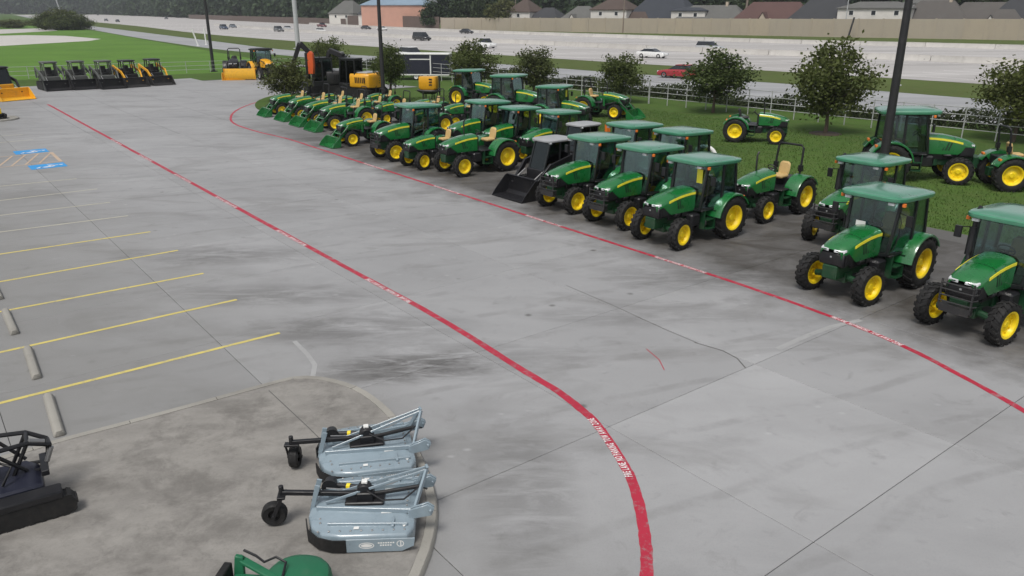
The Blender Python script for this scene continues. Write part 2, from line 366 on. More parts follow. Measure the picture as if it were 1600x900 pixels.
# fire lane stripes with their lettering
left_path = [uv(u, 9.5, ZP) for u in (71, 66)] + [uv(u, 9.3 - (20 - u) * .0 + (u - 20) * .004, ZP) for u in range(60, 14, -5)] + [g(*q, ZP) for q in ((815, 577), (870, 610), (905, 637), (930, 660), (958, 698), (985, 745), (1000, 795), (1009, 850), (1010, 900), (1003, 980), (975, 1100))]
right_path = [g(*q, ZP) for q in ((440, 150), (400, 160), (372, 171), (361, 182), (366, 193), (400, 205), (450, 217))] + [uv(u, 17.35 - (40 - u) * .012, ZP) for u in (39, 35, 30, 25, 20, 15)] + [g(*q, ZP) for q in ((1150, 442), (1300, 495), (1410, 540), (1500, 586), (1600, 642), (1700, 712), (1800, 796), (1930, 930))]
def stripe(path, half, mat, name='fire_lane_stripe', label=None):
    P = catmull(path, 8); A, B = ribbon(P, half); A = [q + (q - p_).normalized() * rnd.uniform(-.007, .007) for q, p_ in zip(A, P)]; B = [q + (q - p_).normalized() * rnd.uniform(-.007, .007) for q, p_ in zip(B, P)]
    o = one(name, lambda m: m.loft([[a, b] for a, b in zip(A, B)], cap=False, closed=False), mat, lot, smooth=0)
    if label: o['label'] = label
    return o, P
ls, LP = stripe(left_path, .085, 'line_red', label='red fire lane stripe down the middle of the lot, curving towards the viewer')
rs, RP = stripe(right_path, .072, 'line_red', label='red fire lane stripe along the fronts of the tractors')
GLYPH = {}
def glyph(ch):
    if ch not in GLYPH:
        cu = bpy.data.curves.new('glyph', 'FONT'); cu.body = ch; cu.size = 1; cu.fill_mode = 'FRONT'; cu.resolution_u = 2; cu.offset = .018
        t = bpy.data.objects.new('glyph', cu); C.objects.link(t); bpy.context.view_layer.update()
        me = bpy.data.meshes.new_from_object(t.evaluated_get(bpy.context.evaluated_depsgraph_get()))
        vs = [v.co.copy() for v in me.vertices]; fs = [tuple(p.vertices) for p in me.polygons]
        wd = max([v.x for v in vs]) - min([v.x for v in vs]) if vs else .25; x0 = min([v.x for v in vs]) if vs else 0
        bpy.data.objects.remove(t); bpy.data.curves.remove(cu); bpy.data.meshes.remove(me)
        GLYPH[ch] = (vs, fs, x0, wd)
    return GLYPH[ch]
def arc(P):
    s = [0]
    for a, b in zip(P, P[1:]): s.append(s[-1] + (b - a).length)
    return s
def at_arc(P, s, q):
    q = max(0, min(s[-1] - 1e-4, q))
    for i in range(len(s) - 1):
        if s[i + 1] >= q: break
    t = (q - s[i]) / max(1e-6, s[i + 1] - s[i]); d = (P[i + 1] - P[i]).normalized()
    return P[i].lerp(P[i + 1], t), d
TXT = 'FIRE LANE  NO PARKING  TOW AWAY ZONE'
def lettering(P, s, start, length, h, parent, flip, off):
    ws = [(glyph(c)[3] if c != ' ' else .22) + .12 for c in TXT]; tot = sum(ws); k = length / tot; x = 0; m = MB()
    for c, wd in zip(TXT, ws):
        if c != ' ':
            vs, fs, x0, _ = glyph(c)
            p, d = at_arc(P, s, start + (-x if flip else x) * k)
            if flip: d = -d
            n = Vector((-d.y, d.x, 0))
            m.add([p + d * (v.x - x0) * k + n * (v.y * h / .72 + off) + Vector((0, 0, .004)) for v in vs], fs)
        x += wd
    return ob('lettering', m.mesh('lettering', 'line_white', 0, 0), parent)
sL, sR = arc(LP), arc(RP)
def nearest(P, s, q): return s[min(range(len(P)), key=lambda i: (P[i].xy - q.xy).length)]
for a, b in (((978, 748), (922, 655)), ((624, 471), (568, 439)), ((472, 384), (430, 363)), ((367, 327), (333, 309)), ((293, 287), (266, 273)), ((231, 253), (209, 241)), ((184, 227), (168, 217))):
    qa, qb = nearest(LP, sL, g(*a)), nearest(LP, sL, g(*b))
    lettering(LP, sL, qa, min(2.3, max(1.9, abs(qa - qb))), .125, ls, True, -.035)
for a, b in (((1303, 496), (1410, 540)), ((1020, 400), (1090, 423)), ((822, 338), (866, 352)), ((680, 293), (715, 306)), ((575, 255), (600, 263))):
    qa, qb = nearest(RP, sR, g(*a)), nearest(RP, sR, g(*b))
    lettering(RP, sR, qa, max(1.9, min(2.2, abs(qb - qa))), .125, rs, False, -.06)
# parking stall lines
for k, (a, b) in enumerate((((-260, 695), (437, 520)), ((-200, 595), (370, 468)), ((-160, 517), (318, 427)), ((-130, 463), (278, 391)), ((-100, 412), (235, 362)), ((-90, 374), (200, 337)), ((-80, 346), (172, 316)), ((-80, 323), (152, 295)), ((-80, 299), (120, 279)), ((-80, 230), (52, 218)), ((-80, 219), (35, 210)))):
    A, B = ribbon([g(*a, ZP), g(*b, ZP)], .052)
    one('stall_line', lambda m: m.quad(A[0], A[1], B[1], B[0]), 'line_yellow' if k < 5 else 'line_faded', lot, smooth=0)
# accessible bays: two blue symbols and the hatched aisle
def bay(c, du, dv):
    b = one('bay_marking', lambda m: m.add([c + UU * a * du / 2 + VV * e * dv / 2 for a, e in ((-1, -1), (1, -1), (1, 1), (-1, 1))][::-1], [(0, 1, 2, 3)]), 'line_blue', lot, smooth=0)
    def sym(m):
        X, Y, Z = VV * dv, UU * du * .9, Vector((0, 0, .004))
        def P(x, y): return c + X * x + Y * y + Z
        def seg(a, b_, w_=.045):
            a, b_ = P(*a), P(*b_); n = (b_ - a).normalized(); n = Vector((-n.y, n.x, 0)) * w_
            m.quad(a + n, a - n, b_ - n, b_ + n)
        for i in range(14):
            t0, t1 = R(200 + i * 20), R(200 + (i + 1) * 20)
            if i < 12: seg((-.04 + .24 * math.cos(t0) * .9, -.02 + .26 * math.sin(t0)), (-.04 + .24 * math.cos(t1) * .9, -.02 + .26 * math.sin(t1)))
        seg((.30, .03), (.06, .04), .05); seg((.06, .04), (.02, -.18), .05); seg((.02, -.18), (-.22, -.20), .05); seg((-.22, -.20), (-.33, -.32), .05)
        hc = P(.38, .05); m.add([hc + Vector((math.cos(a), math.sin(a), 0)) * .09 for a in [2 * PI * q / 10 for q in range(10)]], [tuple(range(10))])
    one('wheelchair_symbol', sym, 'line_white', b, smooth=0)
bay((g(27, 237, ZP) + g(70, 236.5, ZP)) / 2, 1.25, 1.5); bay((g(51, 260, ZP) + g(98, 258.5, ZP)) / 2, 1.25, 1.5)
def hatch(m):
    A, B = g(80, 238, ZP), g(95, 252, ZP); c0, c1 = A - VV * 4.6, B - VV * 4.6
    def seg(a, b_, w_=.05):
        n = (b_ - a).normalized(); n = Vector((-n.y, n.x, 0)) * w_; m.quad(a + n, a - n, b_ - n, b_ + n)
    seg(A, B, .08); seg(A + Vector((0, 0, .001)), c0 + Vector((0, 0, .001))); seg(B + Vector((0, 0, .001)), c1 + Vector((0, 0, .001)))
    for i in range(7): seg(A.lerp(c0, i / 8) + Vector((0, 0, .002)), B.lerp(c1, (i + 1.6) / 8) + Vector((0, 0, .002)), .05)
one('hatched_aisle', hatch, 'line_orange', lot, smooth=0)
def polyline(name, pts, half, mat, z=ZL + .002):
    A, B = ribbon([g(*q, z) for q in pts], half)
    return one(name, lambda m: m.loft([[a, b] for a, b in zip(A, B)], cap=False, closed=False), mat, lot, smooth=0)
polyline('patched_crack', [(1010, 545), (1030, 562), (1038, 578)], .010, 'line_red')
polyline('sealed_joint', [(460, 533), (480, 553), (492, 570), (488, 592)], .05, 'patch_pale')
polyline('sealed_joint', [(1215, 545), (1262, 524), (1300, 510), (1345, 500)], .07, 'patch_pale')
polyline('crack_seam', [(1085, 535), (1130, 548), (1152, 560), (1165, 575)], .014, 'joint')
polyline('crack_seam', [(885, 446), (960, 478), (1040, 515), (1090, 536)], .010, 'joint')

# kerbed island in the foreground
isl = [g(*q) for q in ((-120, 760), (100, 693), (250, 653), (420, 606))] + [g(*q) for q in ((462, 596), (498, 596), (530, 602), (562, 613), (590, 630), (618, 655), (642, 686), (662, 722), (677, 760), (685, 795), (684, 830), (676, 868), (662, 905), (640, 950), (560, 1060))]
isl = [isl[0]] + catmull(isl[1:], 3)
KH = .135
inner, _ = ribbon(isl, -.17)
island = one('kerbed_island', lambda m: m.prismz([(p.x, p.y) for p in inner] + [(-9, 3.5), (-16, 6)], .0, KH - .006), 'concrete_island', kind='structure', smooth=0)
acc = 0; seg = [0]; ia = arc(isl)
nk = int(ia[-1] / 1.5)
for k in range(nk):
    a, b = ia[-1] * k / nk + .006, ia[-1] * (k + 1) / nk - .006
    pts = [at_arc(isl, ia, a + (b - a) * i / 5) for i in range(6)]
    rings = []
    for p, d in pts:
        n = Vector((-d.y, d.x, 0)); o_, i_ = p, p - n * .165
        rings.append([Vector((q.x, q.y, z)) for q, z in ((o_, 0), (o_ - n * .012, KH - .03), (o_ - n * .035, KH), (i_, KH), (i_, 0))])
    one('kerb_stone', lambda m: m.loft(rings), 'concrete_kerb', island, smooth=50)
for a, b in (((420, 610), (482, 668)), ((482, 668), (560, 745))):
    A, B = ribbon([g(*a, KH - .003), g(*b, KH - .003)], .009); one('joint_line', lambda m: m.quad(A[0], A[1], B[1], B[0]), 'joint', island, smooth=0)
# small round island at the left edge
c2 = g(-6, 188)
one('round_island', lambda m: m.lathe([(1.35, 0), (1.33, .12), (1.28, .15), (1.1, .15), (1.08, .11), (0.01, .12)], 32), 'concrete_kerb', kind='structure', loc=(c2.x, c2.y, 0), rot=(PI / 2, 0, 0))
# wheel stops
for (a, b, lab) in (((75, 620), (96, 690), 'concrete wheel stop nearest the kerbed island, next to the bold yellow line'), ((43, 546), (60, 599), 'concrete wheel stop in the second bay from the kerbed island'), ((8, 487), (26, 529), 'concrete wheel stop in the third bay from the kerbed island'), ((-14, 440), (2, 474), 'concrete wheel stop cut by the left edge of the photo')):
    p = (g(*a) + g(*b)) / 2; d = g(*b) - g(*a); ln = 1.75
    me = cached('wheel_stop', lambda m: m.loft([[(x, y * f, z) for y, z in ((-.095, 0), (-.085, .06), (-.05, .115), (.05, .115), (.085, .06), (.095, 0))] for x, f in ((-ln / 2, .8), (-ln / 2 + .04, 1), (ln / 2 - .04, 1), (ln / 2, .8))]), 'concrete_kerb', .008)
    thing('wheel_stop', lab, 'wheel stop', (p.x, p.y, ZL), math.atan2(d.y, d.x), 'wheel stops in the parking bays', me=me)

# grass verge: a tree island at the end of the tractor row
vi = catmull([g(*q) for q in ((520, 186), (470, 181), (428, 178), (404, 172), (399, 164), (410, 156), (440, 149), (500, 146), (560, 150))], 4)
one('verge_island', lambda m: m.prismz([(p.x, p.y) for p in vi], 0, .10), 'grass', kind='structure', smooth=0)
# pavement strip under the roadside fence, frontage road, median, freeway
def strip(name, near, far, z, mat, kind='structure', k=6):
    A, B = catmull([Vector((*p, z)) for p in near], k), catmull([Vector((*p, z)) for p in far], k)
    return one(name, lambda m: m.loft([[a, b] for a, b in zip(A, B)], cap=False, closed=False), mat, kind=kind, smooth=0)
strip('frontage_road', [(75, 0), (45, 36), (28.3, 54), (18.2, 65), (11.8, 73.5), (-8, 97), (-36, 130), (-64, 164), (-142, 282), (-330, 580), (-560, 950)], [(88, 8), (56, 46), (40.3, 64), (28.1, 79), (14.5, 92), (-6, 114), (-39, 146), (-70, 191), (-150, 310), (-345, 600), (-580, 970)], .012, 'road_concrete')
strip('median_grass', [(88, 8.2), (56, 46.2), (40.5, 64.2), (28.3, 79.2), (14.7, 92.2), (-5.8, 114.2), (-38.8, 146.2), (-69, 191), (-150, 311), (-345, 601), (-580, 971)], [(104, 20), (64, 60), (48, 78), (33, 95), (17, 110), (-11, 142), (-41, 178), (-95, 250), (-190, 400), (-390, 690), (-640, 1060)], .008, 'grass_median')
FW_N = [(104, 20.2), (64, 60.2), (48, 78.2), (33, 95.2), (17, 110.2), (-11, 142.2), (-41, 178.2), (-95, 250.2), (-190, 400), (-390, 690), (-640, 1060)]
FW_F = [(190, 85), (140, 128), (112, 153), (90, 172), (66, 190), (35, 225), (-8, 275), (-53, 345), (-131, 483), (-320, 770), (-560, 1120)]
strip('freeway', FW_N, FW_F, .016, 'freeway_concrete')
# freeway lane markings: dashes and edge lines along the lanes
fa, fb = catmull([Vector((*p, .02)) for p in FW_N], 6), catmull([Vector((*p, .02)) for p in FW_F], 6)
def lane_pts(f): return [a.lerp(b, f) for a, b in zip(fa, fb)]
def lanes(m):
    for f, dash in ((.05, 0), (.115, 1), (.165, 1), (.215, 1), (.265, 1), (.32, 0), (.56, 0), (.61, 1), (.66, 1), (.71, 1), (.76, 1), (.81, 0), (.88, 0), (.935, 1)):
        P = lane_pts(f); s = arc(P); q = 30
        while q < min(s[-1] - 20, 520):
            ln = 4 if dash else 14.2
            p, d = at_arc(P, s, q); p2, d2 = at_arc(P, s, q + ln); n = Vector((-d.y, d.x, 0)) * .10
            m.quad(p + n, p - n, p2 - n, p2 + n); q += 12 if dash else 14
one('lane_markings', lanes, 'line_white', kind='stuff', smooth=0)
def barrier(f, name, lab):
    P = lane_pts(f); s = arc(P); t = thing(name, lab, 'barrier'); q = 20
    while q < 420:
        p, d = at_arc(P, s, q); p2, d2 = at_arc(P, s, q + 11.9); n = Vector((-d.y, d.x, 0))
        one('barrier_segment', lambda m: m.loft([[e + n * y + Vector((0, 0, z)) for y, z in ((-.32, 0), (-.30, .1), (-.13, .35), (-.09, .85), (.09, .85), (.13, .35), (.30, .1), (.32, 0))] for e in (p, p2)]), 'concrete_pale', t); q += 12
barrier(.345, 'median_barrier', 'low concrete barrier along the middle of the freeway')
barrier(.84, 'outer_barrier', 'low concrete barrier between the freeway and the lanes by the tan wall')
strip('far_verge', [(190, 85.2), (140, 128.2), (112, 153.2), (90, 172.2), (66, 190.5), (35, 225.5), (-8, 275.5), (-53, 346), (-131, 484), (-320, 771), (-560, 1121)], [(215, 122), (150, 170), (120, 194), (98, 210), (85, 218.5), (40, 252.5), (-25, 302), (-66, 368), (-150, 510), (-345, 800), (-590, 1150)], .010, 'grass_median')
sheet('concrete_pad', [g(0, 72), g(70, 68), g(140, 64), g(158, 61), (g(100, 56)), g(40, 55), g(-60, 57), g(-60, 76)], .02, 'concrete_pale')
sheet('far_pad', [g(0, 53), g(90, 48), g(80, 44), g(0, 46), g(-60, 50)], .02, 'concrete_pale')

# ------------------------------------------------------------------ wheels and tractors
def tyre_fn(Rr, w_, rim, lugs=True, nl=18):
    def fn(m):
        h = w_ / 2
        m.lathe([(rim, -h * .8), (rim + .03, -h * .92), ((rim + Rr) / 2, -h * 1.02), (Rr - .05, -h * .95), (Rr - .012, -h * .80), (Rr, -h * .4), (Rr, h * .4), (Rr - .012, h * .80), (Rr - .05, h * .95), ((rim + Rr) / 2, h * 1.02), (rim + .03, h * .92), (rim, h * .8), (rim, -h * .8)], 32)
        if not lugs: return
        for i in range(nl):
            for sgn in (1, -1):
                a0 = 2 * PI * (i + (0 if sgn > 0 else .5)) / nl; a1 = a0 - .22; t = .030 / Rr + .018; q = []
                for (a, y, r0, r1) in ((a0, -.02 * sgn, Rr - .02, Rr + .035), (a1, sgn * h * .98, Rr - .06, Rr + .005)):
                    q.append([(r * math.cos(a + e), y, r * math.sin(a + e)) for e, r in ((-t, r0), (t, r0), (t, r1), (-t, r1))])
                m.loft(q)
    return fn
def rim_fn(rim, w_):
    def fn(m):
        h = w_ / 2
        m.lathe([(rim + .025, h * .86), (rim + .025, h * .92), (rim - .005, h * .90), (rim - .03, h * .80), (rim - .045, h * .38), (rim * .80, h * .22), (rim * .55, h * .20), (rim * .42, h * .34), (rim * .22, h * .38), (.001, h * .38)], 28)
        m.lathe([(rim - .045, h * .36), (rim - .03, -h * .8), (rim + .025, -h * .9), (rim + .025, -h * .86), (rim - .01, -h * .5)], 28)
        for k in range(8):
            a = 2 * PI * k / 8; c, s_ = math.cos(a) * rim * .68, math.sin(a) * rim * .68
            m.box(c - .022, c + .022, h * .2, h * .2 + .03, s_ - .022, s_ + .022)
    return fn
def hub_fn(r, w_):
    def fn(m): m.lathe([(r, -w_), (r, w_), (r * .8, w_ * 1.25), (.001, w_ * 1.25)], 16)
    return fn
def wheel(name, parent, x, y, z, Rr, w_, rim, rmat, side, lugs=True, steer=0):
    r = .52 * Rr if rim is None else rim
    k = (round(Rr, 3), round(w_, 3), lugs)
    o = ob(name, cached(('hub',) + k, hub_fn(r * .30, w_ * .22), rmat), parent, (x, y, z), (0, rnd.uniform(0, 6.28), steer + (0 if side > 0 else PI)))
    ob('tyre', cached(('tyre',) + k, tyre_fn(Rr, w_, r, lugs), 'rubber'), o)
    ob('rim', cached(('rim',) + k, rim_fn(r, w_), rmat), o)
    return o
def hood_rings(hw, x0, x1, zr, zf, zb):
    rings = []
    for t in (0, .35, .65, .86, .95, 1.0):
        x = x0 + (x1 - x0) * t; zt = zr + (zf - zr) * (t ** 2.1); wv = hw * (1 - .10 * t - (.10 if t > .9 else 0) - (.10 if t == 1 else 0)); zt -= .05 * max(0, t - .93) / .07
        zbb = zb + (0.33 if t > .80 else 0.0) * min(1, (t - .80) / .08 if t > .8 else 0)
        rings.append([(x, wv, zbb), (x, wv * 1.02, zt - .20), (x, wv * .97, zt - .10), (x, wv * .80, zt - .035), (x, wv * .40, zt), (x, 0, zt + .008), (x, -wv * .40, zt), (x, -wv * .80, zt - .035), (x, -wv * .97, zt - .10), (x, -wv * 1.02, zt - .20), (x, -wv, zbb)])
    return rings
HX0, HX1, HZR, HZF, HZB, HW = .10, 1.72, 1.70, 1.40, 1.00, .39
def superell(a, b, n=28, e=4.0):
    out = []
    for k in range(n):
        t = 2 * PI * k / n; c, s_ = math.cos(t), math.sin(t)
        out.append((a * math.copysign(abs(c) ** (2 / e), c), b * math.copysign(abs(s_) ** (2 / e), s_)))
    return out
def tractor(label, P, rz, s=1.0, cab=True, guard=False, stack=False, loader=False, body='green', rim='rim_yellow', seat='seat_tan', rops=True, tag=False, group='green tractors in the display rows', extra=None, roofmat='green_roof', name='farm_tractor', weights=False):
    t = thing(name, label, 'tractor', (P[0], P[1], P[2] if len(P) > 2 else ZL), rz, group, s)
    dark = 'green_dark' if body == 'green' else 'steel_dark'; steer = rnd.choice((0, 0, R(6), R(-7), R(14), R(-12)))
    for sd in (1, -1):
        wheel('rear_wheel', t, -1.15, sd * .80, .675, .675, .44, .385, rim, sd)
        wheel('front_wheel', t, 1.15, sd * .78, .475, .475, .31, .295, rim, sd, steer=steer)
    ob('hood', cached('hood', lambda m: m.loft(hood_rings(HW, HX0, HX1, HZR, HZF, HZB), cap=True, closed=False) and None, body, 0, 40), t)
    ob('hood_seam', cached('hood_seam', lambda m: m.loft([[(x + e, y * 1.006, z + .0025) for (x, y, z) in [(.98, HW * .945, 1.12), (.98, HW * .955, 1.40), (.98, HW * .915, 1.52), (.98, HW * .75, 1.588), (.98, 0, 1.628), (.98, -HW * .75, 1.588), (.98, -HW * .915, 1.52), (.98, -HW * .955, 1.40), (.98, -HW * .945, 1.12)]] for e in (0, .012)], cap=False, closed=False) and None, 'black', 0, 0), t)
    ob('emblem', cached('emblem', lambda m: m.prism([(1.700, 1.14), (1.710, 1.14), (1.712, 1.18), (1.702, 1.18)], -.022, .022), 'roof_grey', 0), t)
    ob('grille', cached('grille', lambda m: m.prism([(1.20, .92), (1.66, .92), (1.705, 1.08), (1.69, 1.27), (1.20, 1.30)], -.335, .335), 'black', .03), t)
    ob('chassis', cached('chassis', lambda m: (m.box(.55, 1.70, -.20, .20, .58, .93), m.box(-1.55, .55, -.26, .26, .55, 1.0), m.tube([(-1.15, -.62, .675), (-1.15, .62, .675)], .13, 12), m.box(-1.75, -1.5, -.18, .18, .5, .85)), dark, .02), t)
    ob('engine', cached('engine', lambda m: (m.box(.15, 1.15, -.27, .27, .80, 1.25), m.box(.3, .6, .2, .36, .85, 1.1), m.tube([(.7, .30, .95), (.95, .33, .95)], .07, 10), m.tube([(.7, -.30, .95), (.95, -.33, .95)], .07, 10), m.box(.75, 1.0, -.36, -.2, .9, 1.1)), 'black', .015), t)
    ob('front_axle', cached('front_axle', lambda m: (m.tube([(1.15, -.66, .475), (1.15, -.3, .54), (1.15, .3, .54), (1.15, .66, .475)], .085, 10), m.box(1.0, 1.3, -.24, .24, .44, .70), m.tube([(1.02, -.6, .52), (1.02, .6, .52)], .025, 6)), dark, 0), t)
    for sd in (1, -1):
        f = ob('fender', cached(('fender', sd), lambda m: (m.loft([[(-1.15 + r * math.cos(a), y, .675 + r * math.sin(a)) for r, y in ((.755, sd * .46), (.79, sd * .46), (.79, sd * .98), (.77, sd * 1.03), (.725, sd * 1.03), (.755, sd * .97))] for a in [R(x) for x in range(8, 157, 12)]]), m.loft([[(-1.15 + r * math.cos(a), y, .675 + r * math.sin(a)) for r, y in ((.45, sd * .46), (.775, sd * .46), (.775, sd * .49), (.45, sd * .49))] for a in [R(x) for x in range(15, 150, 15)]])), 'green' if body == 'green' else body, 0, 40), t)
        ob('tail_lamp', cached(('tail_lamp', sd), lambda m: m.box(-1.72, -1.64, sd * .70, sd * .92, 1.235, 1.32), 'lamp_orange', .01), f)
        ob('headlight', cached(('headlight', sd), lambda m: m.loft([[(1.56, sd * .33, 1.30), (1.56, sd * .33, 1.375), (1.60, sd * .10, 1.385), (1.60, sd * .10, 1.31)], [(1.675, sd * .31, 1.285), (1.675, sd * .31, 1.35), (1.735, sd * .07, 1.36), (1.735, sd * .07, 1.295)]]), 'lamp_glass', .008), t)
        ob('hood_stripe', cached(('hood_stripe', sd), lambda m: m.loft([[(x, sd * (wv * 1.02 + o), zt - d) for o, d in ((-.005, .185), (.007, .185), (.005, .115), (-.007, .115))] for x, wv, zt in [(HX0 + 1.62 * q, HW * (1 - .10 * q), HZR - .30 * q ** 2.1) for q in (0, .15, .3, .45, .6, .72)]]), 'stripe_yellow' if body == 'green' else 'black', 0), t)
        for vx in (.60, .70, .80): ob('side_vent', cached(('side_vent', sd), lambda m: m.prism([(0, 1.14), (.05, 1.14), (.13, 1.44), (.09, 1.44)], sd * .36, sd * (HW * .955 + .008)), 'black', 0), t, (vx, 0, 0))
        ob('side_screen', cached(('side_screen', sd), lambda m: m.prism([(1.24, .97), (1.60, .99), (1.56, 1.27), (1.30, 1.27)], sd * .30, sd * .362), 'black', 0), t)
        ob('step', cached(('step', sd), lambda m: (m.box(-.42, -.08, sd * .50, sd * .84, .42, .45), m.box(-.42, -.08, sd * .50, sd * .80, .70, .73), m.box(-.44, -.41, sd * .50, sd * .82, .40, 1.0), m.box(-.09, -.06, sd * .5, sd * .7, .40, 1.0)), dark, 0), t)
    ob('fuel_tank', cached('fuel_tank', lambda m: (m.box(-.02, .42, .30, .58, .52, .92), m.box(-.40, .35, -.58, -.30, .55, .95)), 'black', .05), t)
    ob('platform', cached('platform', lambda m: (m.box(-1.0, .08, -.68, .68, .97, 1.03), m.box(-1.55, -.85, -.46, .46, .95, 1.32), m.box(-.02, .16, -.34, .34, 1.0, 1.62)), 'black', .02), t)
    st = ob('seat', cached('seat', lambda m: (m.box(-1.02, -.52, -.25, .25, 1.30, 1.44), m.loft([[(-1.06 - (z - 1.4) * .2 + e * .10, y * f, z) for e, y in ((0, -.24), (1, -.24), (1.3, 0), (1, .24), (0, .24), (-.2, 0))] for z, f in ((1.38, .9), (1.55, 1), (1.78, .95), (1.88, .70))])), seat, .05), t)
    ob('steering_wheel', cached('steering_wheel', lambda m: (m.tube([(.06, 0, 1.45), (-.22, 0, 1.70)], .035, 8), m.tube([(-.24 + .17 * math.sin(a) * .62, .19 * math.cos(a), 1.72 + .17 * math.sin(a) * .78) for a in [2 * PI * k / 14 for k in range(15)]], .017, 6), m.box(-.26, -.2, -.17, .17, 1.70, 1.73)), 'black', 0), t)
    if cab:
        FB, FT, MB_, MT, RB, RT = (.10, .60, 1.05), (-.10, .66, 2.40), (-.76, .74, 1.02), (-.80, .71, 2.42), (-1.47, .72, 1.34), (-1.44, .66, 2.40)
        my = lambda p, sd: (p[0], p[1] * sd, p[2])
        def frame(m):
            for sd in (1, -1):
                m.bar(my(FB, sd), my(FT, sd), .075, .085); m.bar(my(MB_, sd), my(MT, sd), .06, .09); m.bar(my(RB, sd), my(RT, sd), .07, .07)
                m.bar(my(FT, sd), my(RT, sd), .07, .07); m.bar(my(FB, sd), my(MB_, sd), .06, .07); m.bar((-.76, sd * .73, 1.05), my(RB, sd), .06, .07)
                m.bar((.10, sd * .34, 1.0), my(FB, sd), .06, .1)
            for p in (FT, RT, RB): m.bar(p, my(p, -1), .06, .06)
            m.box(-1.50, -1.40, -.68, .68, 1.0, 1.34)
        ob('cab_frame', cached('cab_frame', frame, 'black_frame', .008), t)
        def pane(a, b, c, d, ins=.0, th=.006):
            def fn(m):
                q = [Vector(p) for p in (a, b, c, d)]; n = (q[1] - q[0]).cross(q[3] - q[0]).normalized() * th
                m.hexa([p - n for p in q] + [p + n for p in q])
            return fn
        ob('windscreen', cached('windscreen', pane((.10, -.60, 1.10), (.10, .60, 1.10), (-.10, .66, 2.38), (-.10, -.66, 2.38)), 'glass', 0, 0), t)
        ob('rear_window', cached('rear_window', pane((-1.46, -.70, 1.36), (-1.46, .70, 1.36), (-1.43, .66, 2.38), (-1.43, -.66, 2.38)), 'glass', 0, 0), t)
        for sd in (1, -1):
            ob('door_window', cached(('door_window', sd), pane((.07, .615 * sd, 1.10), (-.74, .735 * sd, 1.10), (-.79, .71 * sd, 2.38), (-.09, .66 * sd, 2.38)), 'glass', 0, 0), t)
            ob('side_window', cached(('side_window', sd), pane((-.79, .735 * sd, 1.25), (-1.45, .72 * sd, 1.38), (-1.43, .67 * sd, 2.38), (-.82, .71 * sd, 2.38)), 'glass', 0, 0), t)
            ob('mirror', cached(('mirror', sd), lambda m: (m.tube([(-.05, sd * .66, 2.15), (.06, sd * .98, 2.12)], .014, 6), m.box(.03, .09, sd * .92, sd * 1.08, 1.86, 2.14)), 'black', .01), t)
            ob('grab_rail', cached(('grab_rail', sd), lambda m: m.tube([(.06, sd * .69, 1.15), (.0, sd * .74, 1.35), (-.06, sd * .75, 1.9), (-.09, sd * .69, 2.05)], .013, 6), 'black', 0), t)
            ob('work_light', cached(('work_light', sd), lambda m: m.box(.20, .29, sd * .50, sd * .66, 2.355, 2.43), 'lamp_glass', .012), t)
            ob('marker_lamp', cached(('marker_lamp', sd), lambda m: m.box(.04, .12, sd * .78, sd * .86, 2.33, 2.42), 'lamp_orange', .01), t)
        rf = lambda sc, z, sh=0: [(-.66 + x * sc + sh, y * sc, z + .03 * (x * sc)) for x, y in superell(1.04, .87, 32, 5.5)]
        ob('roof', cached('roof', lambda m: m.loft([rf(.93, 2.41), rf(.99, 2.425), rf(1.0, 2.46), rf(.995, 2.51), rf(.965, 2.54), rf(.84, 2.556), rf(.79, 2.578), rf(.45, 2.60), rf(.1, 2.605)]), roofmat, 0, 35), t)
        ob('roof_lining', cached('roof_lining', lambda m: m.loft([rf(.86, 2.385), rf(.89, 2.408)]), 'black', 0), t)
        if tag: ob('sale_tag', cached('sale_tag', lambda m: m.box(-.02, -.01, .30, .52, 1.85, 2.28), 'stripe_yellow', 0), t)
        if extra == 'paper': ob('paper_sheet', cached('paper_sheet', lambda m: m.box(.075, .083, -.36, -.10, 1.42, 1.78), 'white_plastic', 0), t)
    elif rops:
        ob('roll_bar', cached('roll_bar', lambda m: (m.tube([(-1.22, .52, 1.0), (-1.30, .54, 1.9), (-1.36, .52, 2.42), (-1.37, .42, 2.5), (-1.37, -.42, 2.5), (-1.36, -.52, 2.42), (-1.30, -.54, 1.9), (-1.22, -.52, 1.0)], .042, 8), m.box(-1.36, -1.22, .46, .60, 1.55, 1.78), m.box(-1.36, -1.22, -.60, -.46, 1.55, 1.78)), 'black', 0), t)
    if stack:
        ob('exhaust_pipe', cached('exhaust_pipe', lambda m: (m.tube([(.22, -.50, 1.05), (.14, -.62, 1.3), (.06, -.68, 1.55)], .05, 10), m.tube([(.06, -.68, 1.5), (-.02, -.70, 2.15)], .085, 12), m.tube([(-.02, -.70, 2.1), (-.05, -.70, 2.42), (-.12, -.71, 2.56), (-.20, -.72, 2.60)], .048, 10)), 'black', 0), t)
    elif not cab:
        ob('exhaust_pipe', cached('exhaust_pipe_thin', lambda m: m.tube([(.35, -.30, 1.5), (.33, -.32, 2.22), (.24, -.32, 2.33)], .035, 8), 'black', 0), t)
    if guard:
        ob('brush_guard', cached('brush_guard', lambda m: ([m.tube([(1.72, -.40, z), (1.86, -.36, z), (1.86, .36, z), (1.72, .40, z)], .018, 6) for z in (.86, 1.0, 1.14, 1.28)], [m.bar((1.85, y, .70), (1.85, y, 1.36), .04, .03) for y in (-.34, .34)], m.box(1.66, 1.86, -.32, .32, .62, .80)), 'steel_dark', 0), t)
    if weights:
        ob('front_weights', cached('front_weights', lambda m: [m.box(1.70, 1.98, y, y + .075, .55, .93) for y in [-.32 + .085 * k for k in range(8)]], 'green_dark', .012), t)
